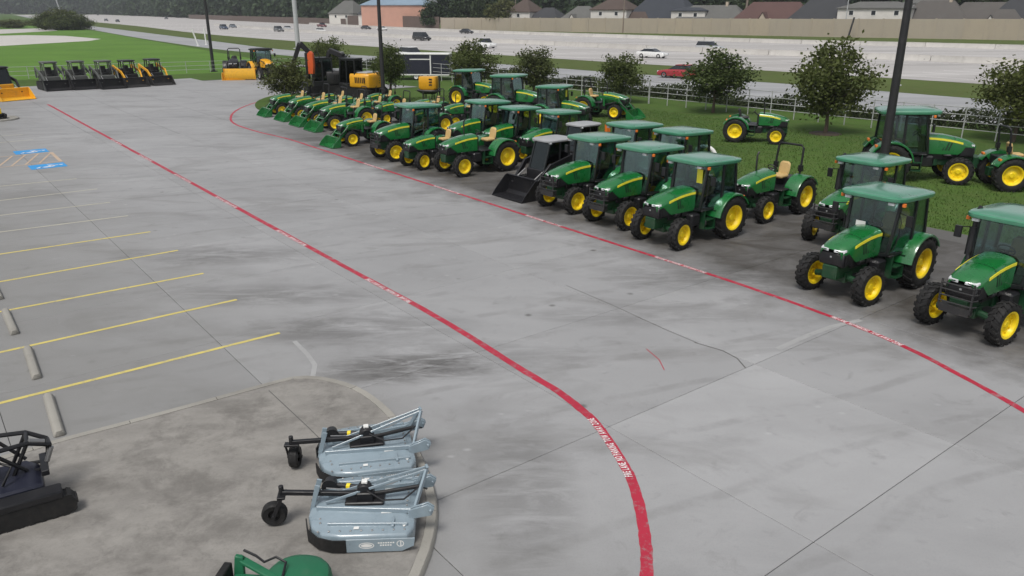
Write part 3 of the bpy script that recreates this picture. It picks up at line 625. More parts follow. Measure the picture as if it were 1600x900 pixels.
    if loader:
        lm = 'green' if body == 'green' else 'black'
        for sd in (1, -1):
            ob('loader_arm', cached(('loader_arm', sd), lambda m: (m.bar((-.15, sd * .56, 1.42), (1.25, sd * .56, 1.28), .09, .17), m.bar((1.20, sd * .56, 1.31), (2.05, sd * .56, .42), .09, .17), m.bar((.25, sd * .56, .8), (.25, sd * .56, 1.3), .10, .14)), lm, .01), t)
            ob('hydraulic_ram', cached(('hydraulic_ram', sd), lambda m: m.tube([(.30, sd * .56, .9), (1.15, sd * .56, 1.12)], .035, 8), 'steel_dark', 0), t)
            ob('hydraulic_ram', cached(('bucket_ram', sd), lambda m: m.tube([(1.35, sd * .64, 1.15), (2.0, sd * .62, .70)], .03, 8), 'steel_dark', 0), t)
        ob('bucket', cached(('bucket', loader), lambda m: (m.loft([[(x, y, z) for x, z in ((2.08, .62), (2.04, .50), (2.06, .12), (2.22, .03), (2.72, .03), (2.72, .06), (2.24, .07), (2.10, .15), (2.09, .48), (2.12, .60))] for y in (-.95, .95)]), [m.prism([(2.08, .62), (2.06, .12), (2.22, .03), (2.72, .03), (2.55, .28), (2.2, .60)], y, y + .03) for y in (-.96, .93)], m.bar((2.08, -.95, .62), (2.08, .95, .62), .09, .06)), loader if isinstance(loader, str) else lm, 0), t)
        ob('cross_tube', cached('cross_tube', lambda m: m.tube([(1.72, -.56, .78), (1.72, .56, .78)], .05, 8), lm, 0), t)
    return t
HD = R(-142)
def from_wheel(px, py, rz, s=1.0, fx=1.15, fy=.93):
    "tractor origin from where its left front tyre meets the ground"
    p = g(px, py, ZL); c, s_ = math.cos(rz), math.sin(rz)
    return Vector((p.x - s * (fx * c - fy * s_), p.y - s * (fx * s_ + fy * c), ZL))
def from_roof(px, py, rz, s=1.0, z=2.6, fx=-.66, base=ZL):
    p = g(px, py, z * s + base); return Vector((p.x - s * fx * math.cos(rz), p.y - s * fx * math.sin(rz), base))
def from_ground(px, py, rz, s, lx, ly, z=.0):
    p = g(px, py, z); c, s_ = math.cos(rz), math.sin(rz); return Vector((p.x - s * (lx * c - ly * s_), p.y - s * (lx * s_ + ly * c), z))
FR = 'green tractors parked side by side along the red stripe'
BR = 'green tractors standing behind the front row'
GR = 'tractors standing on the grass by the roadside fence'
LR = 'small green loader tractors at the far end of the row'
tractor('green cab tractor with black exhaust stack and bar guard, cut by the right photo edge', from_wheel(1572, 540, R(-144)), R(-144), guard=True, stack=True, group=FR)
tractor('green cab tractor standing alone nearest the stripe, white paper behind its windscreen', from_wheel(1361, 478, R(-142.5)), R(-142.5), group=FR, extra='paper')
tractor('green cab tractor with exhaust stack and bar guard, half hidden behind the lone front tractor', from_roof(1366, 243, R(-142)), R(-142), guard=True, stack=True, group=BR)
tractor('green cab tractor with a yellow sale tag hanging inside its windscreen', from_wheel(1067, 391, R(-142.5)), R(-142.5), tag=True, group=FR)
tractor('green cab tractor with a black brush guard, left of the one with the yellow tag', from_wheel(985, 360, R(-141)), R(-141), guard=True, group=FR)
tractor('green cab tractor with a bar guard, right beside the black skid steer', from_wheel(903, 335, R(-142.5)), R(-142.5), guard=True, group=FR)
tractor('open green tractor with tall black roll bar, tan seat and thin exhaust pipe', from_wheel(1199, 349, R(-141), .95), R(-141), .95, cab=False, group=FR)
tractor('open green tractor with folded roll bar and tan seat, left of the black bucket', from_wheel(727, 277, R(-142.5)), R(-142.5), cab=False, rops=False, group=FR)
tractor('smaller open green tractor with tan seat between a cab tractor and a bigger open one', from_wheel(664, 266, R(-141), .86), R(-141), .86, cab=False, rops=False, group=FR)
tractor('green cab tractor with a bar guard next to the loader tractors', from_wheel(621, 253, R(-142.5)), R(-142.5), guard=True, group=FR)
tractor('green loader tractor with roll bar, nearest of the bucket row', from_wheel(553, 229, R(-141), .82), R(-141), .82, cab=False, loader='green', group=FR)
for px, py, s, lab in ((486, 205, .90, 'small green loader tractor, bucket down, fourth from the far end of its row'), (462, 197, .88, 'small green loader tractor, bucket down, third from the far end of its row'), (438, 189, .88, 'small green loader tractor, bucket down, second from the far end of its row'), (410, 182, .84, 'small green loader tractor at the very far end of the bucket row')):
    tractor(lab, from_ground(px, py, R(-143), s, 2.55, 0, ZL), R(-143), s, cab=False, loader='green', group=LR)
tractor('green cab tractor in the back row, left of two more cabs, above the tan seats', from_roof(762, 155, HD), HD, group=BR)
tractor('green cab tractor directly behind the open tractor with the folded roll bar', from_roof(812, 165, HD, .92), HD, .92, group=BR)
tractor('green cab tractor in the back row behind the black skid steer', from_roof(873, 171, HD, .93), HD, .93, group=BR)
tractor('green cab in the back row, left one of the pair above the front cabs', from_roof(992, 190, HD), HD, group=BR)
tractor('green cab in the back row, right one of the pair above the front cabs', from_roof(1068, 200, HD), HD, group=BR)
for px, py, s, lab in ((528, 158, .74, 'small open tractor with yellow seat behind the loader row, farthest left'), (556, 163, .74, 'small open tractor with yellow seat behind the loader row, below the excavator'), (592, 170, .78, 'small open tractor with roll bar left of the back row of cabs'), (722, 173, .84, 'open tractor with dark roll bar behind the tan seat of the smaller one'), (500, 152, .72, 'small open tractor with yellow seat right under the leaning tree'), (575, 152, .74, 'small open tractor with roll bar right below the yellow excavator'), (648, 164, .76, 'small open tractor standing left of the yellow raised machine'), (640, 186, .80, 'open tractor squeezed between the guarded cab tractor and the back row')):
    p = g(px, py + 12, .5); tractor(lab, (p.x + (.85 if px < 650 else 0), p.y + (.68 if px < 650 else 0), ZL), R(-142.5), s, cab=False, group=LR)
tractor('cab tractor on the grass facing right, farthest left beneath the round tree', from_ground(713, 166, R(-30), 1.05, -1.15, -1.03), R(-30), 1.05, group=GR)
tractor('cab tractor on the grass facing right, second from the left under the trees', from_roof(795, 115, R(-30), 1.1, base=0), R(-30), 1.1, group=GR)
tractor('cab tractor on the grass with a yellow tag on its side, third from the left', from_roof(866, 132, R(-32), 1.0, base=0), R(-32), 1.0, group=GR, tag=True)
tractor('open loader tractor on the grass with a yellow seat, its long arms reaching down', from_ground(922, 184, R(-32), 1.0, -.6, -.9), R(-32), 1.0, cab=False, loader='green', group=GR)
tractor('old open tractor with bright yellow wheels on the grass beneath the middle tree', from_ground(1146, 223, R(-22), .95, -1.15, -1.03), R(-22), .95, cab=False, rops=False, group=GR, seat='seat_black')
tractor('big cab tractor on the grass beside the tall black light pole', from_ground(1495, 290, R(-14), 1.18, 1.15, -.95), R(-14), 1.18, group=GR, weights=True)
tractor('tractor on the grass at the right edge showing one yellow wheel', from_ground(1578, 301, R(-8), 1.0, -1.15, -1.03), R(-8), 1.0, cab=False, group=GR)

# ------------------------------------------------------------------ other machines
p = g(1098, 282); hp = thing('white_hoop', 'white hoop peeking over the roof of the yellow tagged tractor', 'hoop', (p.x, p.y, ZL), R(-40))
ob('hoop', cached('hoop', lambda m: m.tube([(.50 * math.cos(a), 0, 1.02 + .42 * math.sin(a)) for a in [R(q) for q in range(-10, 191, 12)]], .085, 8), 'white_plastic'), hp); ob('stand', cached('hoop_stand', lambda m: (m.bar((-.52, 0, 0), (-.50, 0, .95), .06, .06), m.bar((.52, 0, 0), (.50, 0, .95), .06, .06), m.bar((-.5, 0, .5), (.5, 0, .5), .06, .06)), 'steel_dark'), hp)
def track_loop(m, y0, y1, x0, x1, r, zc):
    pts = [(x1 + r * math.cos(a), zc + r * math.sin(a)) for a in [R(q) for q in range(-90, 91, 20)]] + [(x0 + r * math.cos(a), zc + r * math.sin(a)) for a in [R(q) for q in range(90, 271, 20)]]
    m.prism(pts, y0, y1)
    L_ = 2 * (x1 - x0) + 2 * PI * r; n = int(L_ / .14)
    for k in range(n):
        q = L_ * k / n
        if q < x1 - x0: c, a = (x0 + q, zc - r), -PI / 2
        elif q < x1 - x0 + PI * r: a = -PI / 2 + (q - (x1 - x0)) / r; c = (x1 + r * math.cos(a), zc + r * math.sin(a))
        elif q < 2 * (x1 - x0) + PI * r: c, a = (x1 - (q - (x1 - x0) - PI * r), zc + r), PI / 2
        else: a = PI / 2 + (q - 2 * (x1 - x0) - PI * r) / r; c = (x0 + r * math.cos(a), zc + r * math.sin(a))
        d, e = (math.cos(a), math.sin(a)), (-math.sin(a), math.cos(a)); ch = min(.03, r * .10)
        p = [(c[0] + d[0] * i + e[0] * j, c[1] + d[1] * i + e[1] * j) for i, j in ((-.01, -.035), (ch, -.03), (ch, .03), (-.01, .035))]
        m.prism(p, y0 - .004, y1 + .004)
def skid(label, P, rz, s=1.0, body='skid_grey', arm=None, bucket='black', roof='roof_grey', enclosed=False, canopy=True, group=None, accent=None, name='skid_steer', lift=0.0, bw=.92):
    arm = arm or body
    t = thing(name, label, 'skid steer', (P[0], P[1], P[2] if len(P) > 2 else ZL), rz, group, s)
    for sd in (1, -1):
        ob('track', cached(('track', sd), lambda m: track_loop(m, *( (.52, .90) if sd > 0 else (-.90, -.52)), -.75, .72, .30, .32), 'rubber', 0), t)
        ob('lift_arm', cached(('lift_arm', sd, lift), lambda m: (m.bar((-1.15, sd * .78, 1.62), (.55, sd * .78, 1.18 + lift), .10, .20), m.bar((.50, sd * .78, 1.24 + lift), (1.25, sd * .66, .42 + lift), .10, .20), m.bar((-1.15, sd * .78, .85), (-1.15, sd * .78, 1.66), .10, .22)), arm, .01), t)
        ob('hydraulic_ram', cached(('skid_ram', sd), lambda m: m.tube([(-1.0, sd * .70, .95), (-.1, sd * .74, 1.25)], .045, 8), 'steel', 0), t)
        ob('hydraulic_ram', cached(('tilt_ram', sd), lambda m: m.tube([(.75, sd * .52, .95), (1.28, sd * .52, .62)], .032, 8), 'steel', 0), t)
        ob('work_light', cached(('skid_light', sd), lambda m: m.box(.30, .38, sd * .40, sd * .54, 1.98, 2.06), 'lamp_glass', .01), t)
    ob('body', cached('skid_body', lambda m: (m.box(-1.35, .70, -.52, .52, .35, 1.0), m.prism([(-1.40, .55), (-.55, .55), (-.55, 1.42), (-1.15, 1.42), (-1.38, 1.20)], -.62, .62), m.box(.60, .95, -.5, .5, .30, .62)), body, .03), t)
    if accent: ob('rear_panel', cached('rear_panel', lambda m: (m.box(-1.22, -.98, .56, .70, .8, 2.05), m.box(-1.22, -.98, -.70, -.56, .8, 2.05)), accent, .015), t)
    if canopy or enclosed:
        def fr(m):
            for sd in (1, -1):
                for a, b in (((.62, sd * .44, .95), (.30, sd * .44, 2.02)), ((-.62, sd * .50, 1.0), (-.62, sd * .46, 2.02)), ((.30, sd * .44, 2.02), (-.75, sd * .46, 2.02)), ((.60, sd * .44, 1.0), (-.62, sd * .5, 1.0)), ((-.15, sd * .46, 1.0), (-.18, sd * .46, 2.02))): m.bar(a, b, .07, .07)
            for x, z in ((.30, 2.02), (-.75, 2.02), (.62, .95)): m.bar((x, -.45, z), (x, .45, z), .07, .07)
        ob('cab_frame', cached('skid_frame', fr, 'black_frame' if enclosed else body, .006), t)
        if enclosed:
            for sd in (1, -1): ob('side_window', cached(('skid_side', sd), lambda m: m.prism([(.58, 1.0), (-.60, 1.0), (-.60, 2.0), (.30, 2.0)], sd * .455, sd * .462), 'glass_dark', 0, 0), t)
            ob('windscreen', cached('skid_screen', lambda m: m.prism([(.60, 1.0), (.615, 1.0), (.315, 2.0), (.30, 2.0)], -.42, .42), 'glass_dark', 0, 0), t)
        ob('roof', cached('skid_roof', lambda m: m.loft([[(-.2 + x * sc, y * sc, z) for x, y in superell(.72, .58, 24, 5)] for sc, z in ((.95, 2.03), (1, 2.05), (1, 2.10), (.94, 2.13), (.5, 2.15))]), roof, 0), t)
    ob('seat', cached('skid_seat', lambda m: (m.box(-.45, .02, -.24, .24, 1.0, 1.16), m.prism([(-.50, 1.1), (-.38, 1.1), (-.46, 1.68), (-.58, 1.68)], -.23, .23)), 'seat_black', .03), t)
    b = bw
    ob('bucket', cached(('skid_bucket', lift, bw), lambda m: (m.loft([[(x, y, z + lift) for x, z in ((1.30, .78), (1.24, .66), (1.24, .14), (1.40, .02), (2.10, .02), (2.10, .05), (1.42, .06), (1.29, .17), (1.29, .64), (1.36, .76))] for y in (-b, b)]), [m.prism([(1.30, .78 + lift), (1.24, .14 + lift), (1.40, .02 + lift), (2.10, .02 + lift), (1.95, .22 + lift), (1.45, .74 + lift)], y, y + .03) for y in (-b - .01, b - .02)], m.box(1.12, 1.26, -.55, .55, .25 + lift, .68 + lift)), bucket, .0), t)
    return t
skid('black enclosed skid steer with grey roof and low black bucket between green tractors', from_ground(802, 312, R(-142), 1.0, 1.95, .2, ZL), R(-142), 1.02, 'black', 'black', 'black', 'roof_grey', True, True, None, 'machine_yellow')
p = from_roof(912, 193, R(-142), 1.0, 2.1, -.2); skid('second black skid steer behind the first, pale bare arm and orange beacon', p, R(-142), 1.0, 'black', 'black', 'black', 'roof_grey', True, True, None, 'lamp_orange')
SK = 'grey skid steers lined up at the far edge of the lot'
for px, py, lab in ((93, 142, 'grey skid steer, left one of the trio by the yellow track loader'), (136, 140, 'grey skid steer in the middle of the trio at the far edge'), (179, 139, 'grey skid steer, right one of the trio, next to yellow ones')):
    skid(lab, from_ground(px, py, R(-48), 1.1, 2.0, 0, ZL), R(-48), 1.15, 'skid_grey', 'skid_grey', 'black', 'skid_grey', False, True, SK)
for px, py, lab in ((216, 136, 'yellow and black skid steer left of the white fence end'), (256, 133, 'yellow and black skid steer farthest right in its line')):
    skid(lab, from_ground(px, py, R(-45), 1.0, 1.95, 0, ZL), R(-45), 1.12, 'black', 'machine_yellow', 'steel_dark', 'black', False, True, 'yellow skid steers')
skid('yellow track loader with black cab and wide yellow bucket at the left edge', from_ground(30, 157, R(-32), 1.15, 2.1, 0, ZL), R(-32), 1.2, 'machine_yellow', 'black', 'bucket_yellow', 'black', True, True, None, 'machine_yellow', name='track_loader', bw=1.1)
tractor('dark backhoe tractor with open roll frame beside the yellow blade', from_ground(352, 122, R(-75), 1.2, -.2, -.9, 0), R(-75), 1.2, cab=False, body='black', rim='roof_grey', loader='bucket_yellow', seat='seat_black', group='dark tractors by the far fence')
tractor('dark wheel loader with boxy cab and yellow fenders, right of the yellow blade', from_ground(416, 123, R(-60), 1.15, .2, 0, 0), R(-55), 1.2, cab=True, body='machine_yellow', roofmat='black', rim='roof_grey', seat='seat_black', group='dark tractors by the far fence')
# yellow blade in front of the backhoe
p = g(376, 125.5); bl = thing('plough_blade', 'wide bright yellow blade standing at the lot edge before the dark backhoe', 'blade', (p.x, p.y, ZL), R(8))
ob('mouldboard', cached('mouldboard', lambda m: m.loft([[(x, y, z) for y, z in ((0, 0), (-.14, .25), (-.16, .7), (-.04, 1.15), (.02, 1.15), (-.08, .7), (-.06, .25), (.06, 0))] for x in (-1.55, 1.55)]), 'bucket_yellow', 0), bl)
ob('cutting_edge', cached('cutting_edge', lambda m: m.box(-1.56, 1.56, -.03, .09, 0, .10), 'steel_dark', .01), bl)
for sx in (-1, 1): ob('end_plate', cached(('end_plate', sx), lambda m: m.box(sx * 1.55, sx * 1.59, -.22, .12, .02, 1.18), 'machine_yellow', .01), bl)
def excavator(label, P, rz, s, body, boom, pose, cabx=.0, group=None):
    t = thing('excavator', label, 'excavator', (P[0], P[1], P[2]), rz, group, s)
    for sd in (1, -1): ob('track', cached(('ex_track', sd), lambda m: track_loop(m, *((.75, 1.2) if sd > 0 else (-1.2, -.75)), -1.2, 1.2, .36, .38), 'rubber', 0), t)
    ob('undercarriage', cached('ex_under', lambda m: (m.box(-.9, .9, -.8, .8, .30, .62), m.lathe([(.55, -.2), (.55, .2)], 20)), 'black', .02), t)
    ob('counterweight', cached(('ex_cw',), lambda m: m.loft([[(x, y * f, z) for x, y in [(.2, 1.1), (-1.0, 1.14), (-1.45, .95), (-1.62, .5), (-1.66, 0), (-1.62, -.5), (-1.45, -.95), (-1.0, -1.14), (.2, -1.1)]] for z, f in ((.80, .94), (.88, 1), (1.55, 1), (1.72, .96))] + [[(x * .95, y * .90, 1.80) for x, y in [(.2, 1.1), (-1.0, 1.14), (-1.45, .95), (-1.62, .5), (-1.66, 0), (-1.62, -.5), (-1.45, -.95), (-1.0, -1.14), (.2, -1.1)]]]), body, .02), t)
    ob('engine_cover', cached('ex_cover', lambda m: m.box(-1.2, -.1, -.8, .8, 1.78, 1.90), 'roof_grey', .05), t)
    ob('vent', cached('ex_vent', lambda m: [m.box(-1.2 + k * .16, -1.12 + k * .16, 1.10, 1.16, 1.15, 1.55) for k in range(6)], 'black', 0), t)
    ob('swing_deck', cached('ex_deck', lambda m: m.box(.15, 1.25, -1.08, 1.08, .70, 1.10), 'black', .03), t)
    ob('cab', cached('ex_cab', lambda m: [m.bar(a, b, .09, .09) for a, b in (((1.2, .15, 1.1), (1.05, .15, 2.75)), ((1.2, 1.05, 1.1), (1.05, 1.0, 2.75)), ((-.25, .15, 1.1), (-.25, .15, 2.75)), ((-.25, 1.05, 1.1), (-.25, 1.0, 2.75)), ((1.05, .15, 2.75), (-.25, .15, 2.75)), ((1.05, 1.0, 2.75), (-.25, 1.0, 2.75)), ((1.05, .15, 2.75), (1.05, 1.0, 2.75)), ((-.25, .15, 2.75), (-.25, 1.0, 2.75)), ((.5, 1.04, 1.1), (.5, 1.0, 2.75)))] and m.box(-.32, 1.12, .10, 1.06, 2.76, 2.86), 'black_frame', .01), t)
    ob('cab_window', cached('ex_glass', lambda m: m.loft([[(1.17, .18, 1.12), (1.17, 1.02, 1.12), (-.22, 1.02, 1.12), (-.22, .18, 1.12)], [(1.03, .18, 2.72), (1.03, .98, 2.72), (-.22, .98, 2.72), (-.22, .18, 2.72)]]), 'glass_dark', 0, 0), t)
    pts = pose
    ob('boom', cached(('ex_boom', label), lambda m: [m.bar((a[0], -.25, a[1]), (b[0], -.25, b[1]), .30, .38) for a, b in zip(pts[:3], pts[1:3])], boom, .03), t)
    ob('dipper_arm', cached(('ex_arm', label), lambda m: m.bar((pts[2][0], -.25, pts[2][1]), (pts[3][0], -.25, pts[3][1]), .24, .32), boom, .03), t)
    q = pts[3]
    ob('bucket', cached(('ex_bucket', label), lambda m: m.prism([(q[0] + .1, q[1] + .2), (q[0] + .35, q[1] - .3), (q[0], q[1] - .75), (q[0] - .5, q[1] - .6), (q[0] - .2, q[1] - .1)], -.7, .2), 'steel_dark', .02), t)
    ob('hydraulic_ram', cached(('ex_ram', label), lambda m: (m.tube([(1.1, -.25, 1.0), ((pts[0][0] + pts[1][0]) / 2 + .2, -.25, (pts[0][1] + pts[1][1]) / 2 - .1)], .07, 8), m.tube([(pts[1][0], -.25, pts[1][1] + .3), (pts[2][0] * .8 + pts[3][0] * .2, -.25, pts[2][1] * .8 + pts[3][1] * .2 + .2)], .06, 8)), 'steel', 0), t)
    return t
p = g(566, 152); excavator('yellow excavator with its rounded rear to the viewer and dark cab', (p.x, p.y, 0), R(152), 1.12, 'machine_yellow', 'black', [(.9, 1.1), (1.7, 2.9), (3.0, 3.3), (3.9, 1.2)])
p = g(514, 147); excavator('dark excavator with an upright orange boom beside a dark tree', (p.x, p.y, 0), R(-160), 1.1, 'steel_dark', 'black', [(.9, 1.1), (1.2, 3.1), (1.9, 3.9), (2.9, 1.4)])
p = g(490, 152); ug = thing('hydraulic_breaker', 'upright orange red boom section standing above the dark excavator', 'boom', (p.x, p.y, 0), R(-10))
ob('mast', cached('mast', lambda m: m.prism([(-.22, 1.9), (.22, 1.9), (.30, 2.6), (.26, 3.55), (.05, 3.75), (-.2, 3.5)], -.18, .18), 'machine_orange', .03), ug); ob('mast_back', cached('mast_back', lambda m: (m.box(-.42, -.21, -.2, .2, 0, 3.6), m.box(-.42, .5, -.5, .5, 0, .3)), 'black', .02), ug); ob('hose', cached('mast_hose', lambda m: m.tube([(-.1, .24, 1.2), (.3, .25, 2.4), (.22, .24, 3.4), (.5, .24, 3.9), (.7, .24, 3.2)], .035, 8), 'black', 0), ug)
p = g(466, 142); sh = thing('canopy_machine', 'dark roller machine with flat grey green canopy behind the leaning tree', 'machine', (p.x, p.y, 0), R(10))
ob('canopy', cached('canopy', lambda m: m.box(-1.3, 1.3, -.8, .8, 2.15, 2.24), 'roof_grey', .03), sh); ob('canopy_post', cached('canopy_post', lambda m: [m.bar((x, y, .9), (x, y, 2.15), .07, .07) for x in (-.9, .9) for y in (-.65, .65)], 'black', 0), sh); ob('drum', cached('drum', lambda m: (m.lathe([(.01, -.7), (.5, -.7), (.5, .7), (.01, .7)], 20, (1.0, 0, .5)), m.lathe([(.01, -.7), (.5, -.7), (.5, .7), (.01, .7)], 20, (-1.0, 0, .5))), 'steel_dark', 0), sh); ob('body', cached('roller_body', lambda m: m.box(-1.2, 1.2, -.6, .6, .6, 1.3), 'black', .06), sh)
p = g(671, 167); yb = thing('spreader_hopper', 'small yellow machine body raised on thin black legs on the grass', 'machine', (p.x, p.y, 0), R(-12))
ob('hopper', cached('hopper', lambda m: m.loft([[(x * f, y * f, z) for x, y in superell(.68, .5, 20, 6)] for f, z in ((.88, 1.30), (1.0, 1.42), (1.0, 2.15), (.96, 2.24))]), 'machine_yellow', 0), yb)
ob('tray', cached('tray', lambda m: m.loft([[(x * f, y * f, z) for x, y in superell(.95, .62, 20, 3)] for f, z in ((.55, .98), (1.0, 1.22), (.9, 1.29))]), 'black', 0), yb)
for x in (-.32, .32):
    for y in (-.25, .25): ob('leg', cached(('hopper_leg', x, y), lambda m: m.bar((x, y, 0), (x, y, 1.05), .07, .07), 'black', 0), yb)
for k in range(3): ob('vent', cached(('hopper_vent', k), lambda m: m.box(.18 + .0, .42, -.53, -.49, 1.62 + .2 * k, 1.72 + .2 * k), 'black', .01), yb)
ob('mast', cached('hopper_mast', lambda m: m.bar((.85, 0, .9), (.85, 0, 2.3), .09, .09), 'black', 0), yb)
# enclosed trailer beyond the fence
p = g(662, 124); tr = thing('enclosed_trailer', 'dark enclosed trailer with white roof edge parked beyond the roadside fence', 'trailer', (p.x, p.y, 0), R(-4))
ob('box_body', cached('box_body', lambda m: m.box(-2.9, 2.9, -1.1, 1.1, .55, 2.55), 'trailer_dark', .04), tr); ob('roof', cached('trailer_roof', lambda m: m.box(-2.95, 2.95, -1.13, 1.13, 2.552, 2.68), 'white_plastic', .03), tr)
ob('trim', cached('trailer_trim', lambda m: (m.box(.9, 1.02, -1.125, -1.102, .6, 2.5), m.box(-1.2, .9, -1.125, -1.102, 2.05, 2.15), m.box(-2.9, 2.9, -1.13, -1.102, .50, .62)), 'white_plastic', 0), tr)
for x in (-.6, .35):
    for sd in (1, -1): wheel('trailer_wheel', tr, x, sd * .98, .36, .36, .22, .2, 'white_plastic', sd, False)
ob('hitch', cached('trailer_hitch', lambda m: (m.bar((2.9, .5, .5), (4.0, 0, .5), .08, .1), m.bar((2.9, -.5, .5), (4.0, 0, .5), .08, .1)), 'steel_dark', 0), tr)
# yellow and black mower on the small round island
mw = thing('riding_mower', 'small yellow green and black mower on the round kerb island at the left edge', 'mower', (c2.x - .1, c2.y, .12), R(-35))
ob('hood', cached('mow_hood', lambda m: m.loft([[(x, y * f, z) for y, z in ((-.3, .35), (-.3, .7), (-.15, .82), (.15, .82), (.3, .7), (.3, .35))] for x, f in ((.05, 1), (.5, .95), (.75, .7))]), 'sign_yellow', .02), mw); ob('deck', cached('mow_deck', lambda m: m.loft([[(x * f, y * f, z) for x, y in superell(.55, .75, 20, 3)] for f, z in ((1, .1), (1, .25), (.8, .32))]), 'black', 0), mw); ob('seat', cached('mow_seat', lambda m: (m.box(-.55, -.15, -.25, .25, .55, .65), m.box(-.62, -.5, -.25, .25, .6, 1.05)), 'seat_black', .04), mw); ob('roll_bar', cached('mow_bar', lambda m: m.tube([(-.6, -.35, .3), (-.65, -.35, 1.2), (-.65, .35, 1.2), (-.6, .35, .3)], .03, 6), 'black', 0), mw)
for sd in (1, -1):
    wheel('rear_wheel', mw, -.5, sd * .45, .26, .26, .22, .13, 'steel_dark', sd); wheel('front_wheel', mw, .65, sd * .4, .18, .18, .14, .09, 'steel_dark', sd, False)

# ------------------------------------------------------------------ rotary cutters on the island
def cutter(label, P, rz, caster):
    t = thing('rotary_cutter', label, 'mower', (P[0], P[1], KH), rz, 'grey rotary cutters on the kerbed island', .90)
    W, X0, X1 = .80, -.80, .80      # deck: +x is the hitch end
    def deck(m):
        side = [(X1, .62), (X1 - .10, W), (-.28, W), (-.55, W * .93), (-.74, W * .70), (-.84, W * .35)]
        top = [(x * .94, y * .94) for x, y in side]; full = side + [(x, -y) for x, y in side[::-1]]
        m.loft([[(x, y, .10) for x, y in full], [(x, y, .27) for x, y in full], [(x * .985, y * .96, .30) for x, y in full], [(x * .90, y * .62, .325) for x, y in full], [(x * .86, y * .52, .36) for x, y in full]])
    ob('deck', cached('cut_deck', deck, 'deck_grey', .008), t)
    for sd in (1, -1):
        ob('side_skirt', cached(('cut_skirt', sd), lambda m: m.prism([(-.20, .015), (.62, .015), (.80, .10), (.82, .24), (-.20, .24)], sd * (W + .004), sd * (W + .02)), 'deck_grey', .004), t)
        ob('rubber_guard', cached(('cut_rubber', sd), lambda m: m.loft([[(x, sd * y, .03), (x, sd * y, .23), (x * 1.02, sd * y * 1.025, .23), (x * 1.02, sd * y * 1.025, .03)] for x, y in ((-.20, W + .012), (-.40, W + .005), (-.62, W * .90), (-.80, W * .66), (-.88, W * .3))]), 'rubber', 0), t)
        ob('deck_rib', cached(('cut_rib', sd), lambda m: (m.bar((-.72, sd * .20, .38), (.74, sd * .36, .40), .05, .08), m.bar((-.5, sd * .55, .335), (.7, sd * .60, .335), .035, .05)), 'deck_grey', .006), t)
        ob('hitch_lug', cached(('cut_lug', sd), lambda m: (m.prism([(.70, .28), (1.05, .34), (1.10, .46), (1.0, .54), (.70, .44)], sd * .40, sd * .43), m.prism([(.70, .28), (1.05, .34), (1.10, .46), (1.0, .54), (.70, .44)], sd * .34, sd * .37), m.tube([(1.04, sd * .30, .44), (1.04, sd * .47, .44)], .022, 8)), 'deck_grey', .006), t)
        ob('a_frame', cached(('cut_aframe', sd), lambda m: (m.bar((.78, sd * .36, .38), (.98, sd * .05, .92), .04, .07), m.bar((-.60, sd * .10, .40), (.96, sd * .045, .90), .018, .045)), 'deck_grey', .005), t)
        # decals: oval badge, lines of print, round emblem and warning triangle on the side apron
        def ring(m, cx, cz, a, b, w_, n=18, y=W + .0205):
            for k in range(n):
                t0, t1 = 2 * PI * k / n, 2 * PI * (k + 1) / n
                m.quad(*[(cx + (a - q) * math.cos(e), sd * y, cz + (b - q) * math.sin(e)) for e, q in ((t0, 0), (t1, 0), (t1, w_), (t0, w_))])
        def decal(m):
            y = sd * (W + .0205); ring(m, .10, .130, .115, .055, .014); ring(m, .10, .130, .085, .030, .030, 14)
            for z, x0, n in ((.160, .27, 7), (.118, .30, 5)):
                for k in range(n): m.quad((x0 + k * .036, y, z), (x0 + k * .036 + .026, y, z), (x0 + k * .036 + .026, y, z + .024), (x0 + k * .036, y, z + .024))
            ring(m, .60, .15, .055, .055, .013)
            m.quad((.60, y, .11), (.615, y, .11), (.615, y, .19), (.60, y, .19))
        ob('badge', cached(('cut_decal', sd), decal, 'trim_white', 0, 0), t)
        ob('warning_label', cached(('cut_warn', sd), lambda m: (m.add([(.60, sd * .58, .331), (.70, sd * .58, .331), (.65, sd * .66, .325)], [(0, 1, 2)]), m.quad((-.1, sd * .62, .327), (-.02, sd * .62, .327), (-.02, sd * .68, .324), (-.1, sd * .68, .324)), m.quad((.28, sd * .25, .364), (.44, sd * .25, .364), (.44, sd * .36, .364), (.28, sd * .36, .364))), 'trim_white', 0, 0), t)
    ob('bolt_heads', cached('cut_bolts', lambda m: [m.box(x - .013, x + .013, y - .013, y + .013, z, z + .022) for x, y, z in [(-.62 + .16 * k, sd * .70, .30) for k in range(9) for sd in (1, -1)] + [(.66, sd * (.06 + .12 * k), .36) for k in range(3) for sd in (1, -1)] + [(-.66 + .02 * k, sd * (.3 + .1 * k), .31) for k in range(3) for sd in (1, -1)]], 'steel', .003), t, kind='stuff')
    ob('deck_stiffener', cached('cut_stiff', lambda m: [m.bar((x, -.66, .335), (x, .66, .335), .04, .045) for x in (.48,)], 'deck_grey', .006), t)
    ob('lift_chain', cached('cut_chain', lambda m: m.tube([(.95, .04, .88), (.4, .10, .58), (-.2, .14, .46), (-.62, .12, .52)], .011, 6), 'steel', 0), t)
    ob('hydraulic_hose', cached('cut_hose', lambda m: m.tube([(.05, -.1, .60), (.3, -.22, .50), (.62, -.18, .48), (.86, -.12, .66), (.98, -.1, .60)], .014, 6), 'black', 0), t)
    ob('deck_lug', cached('cut_lugs', lambda m: m.prism([(.1, .33), (.3, .33), (.26, .46), (.14, .46)], .44, .465), 'deck_grey', .004), t)
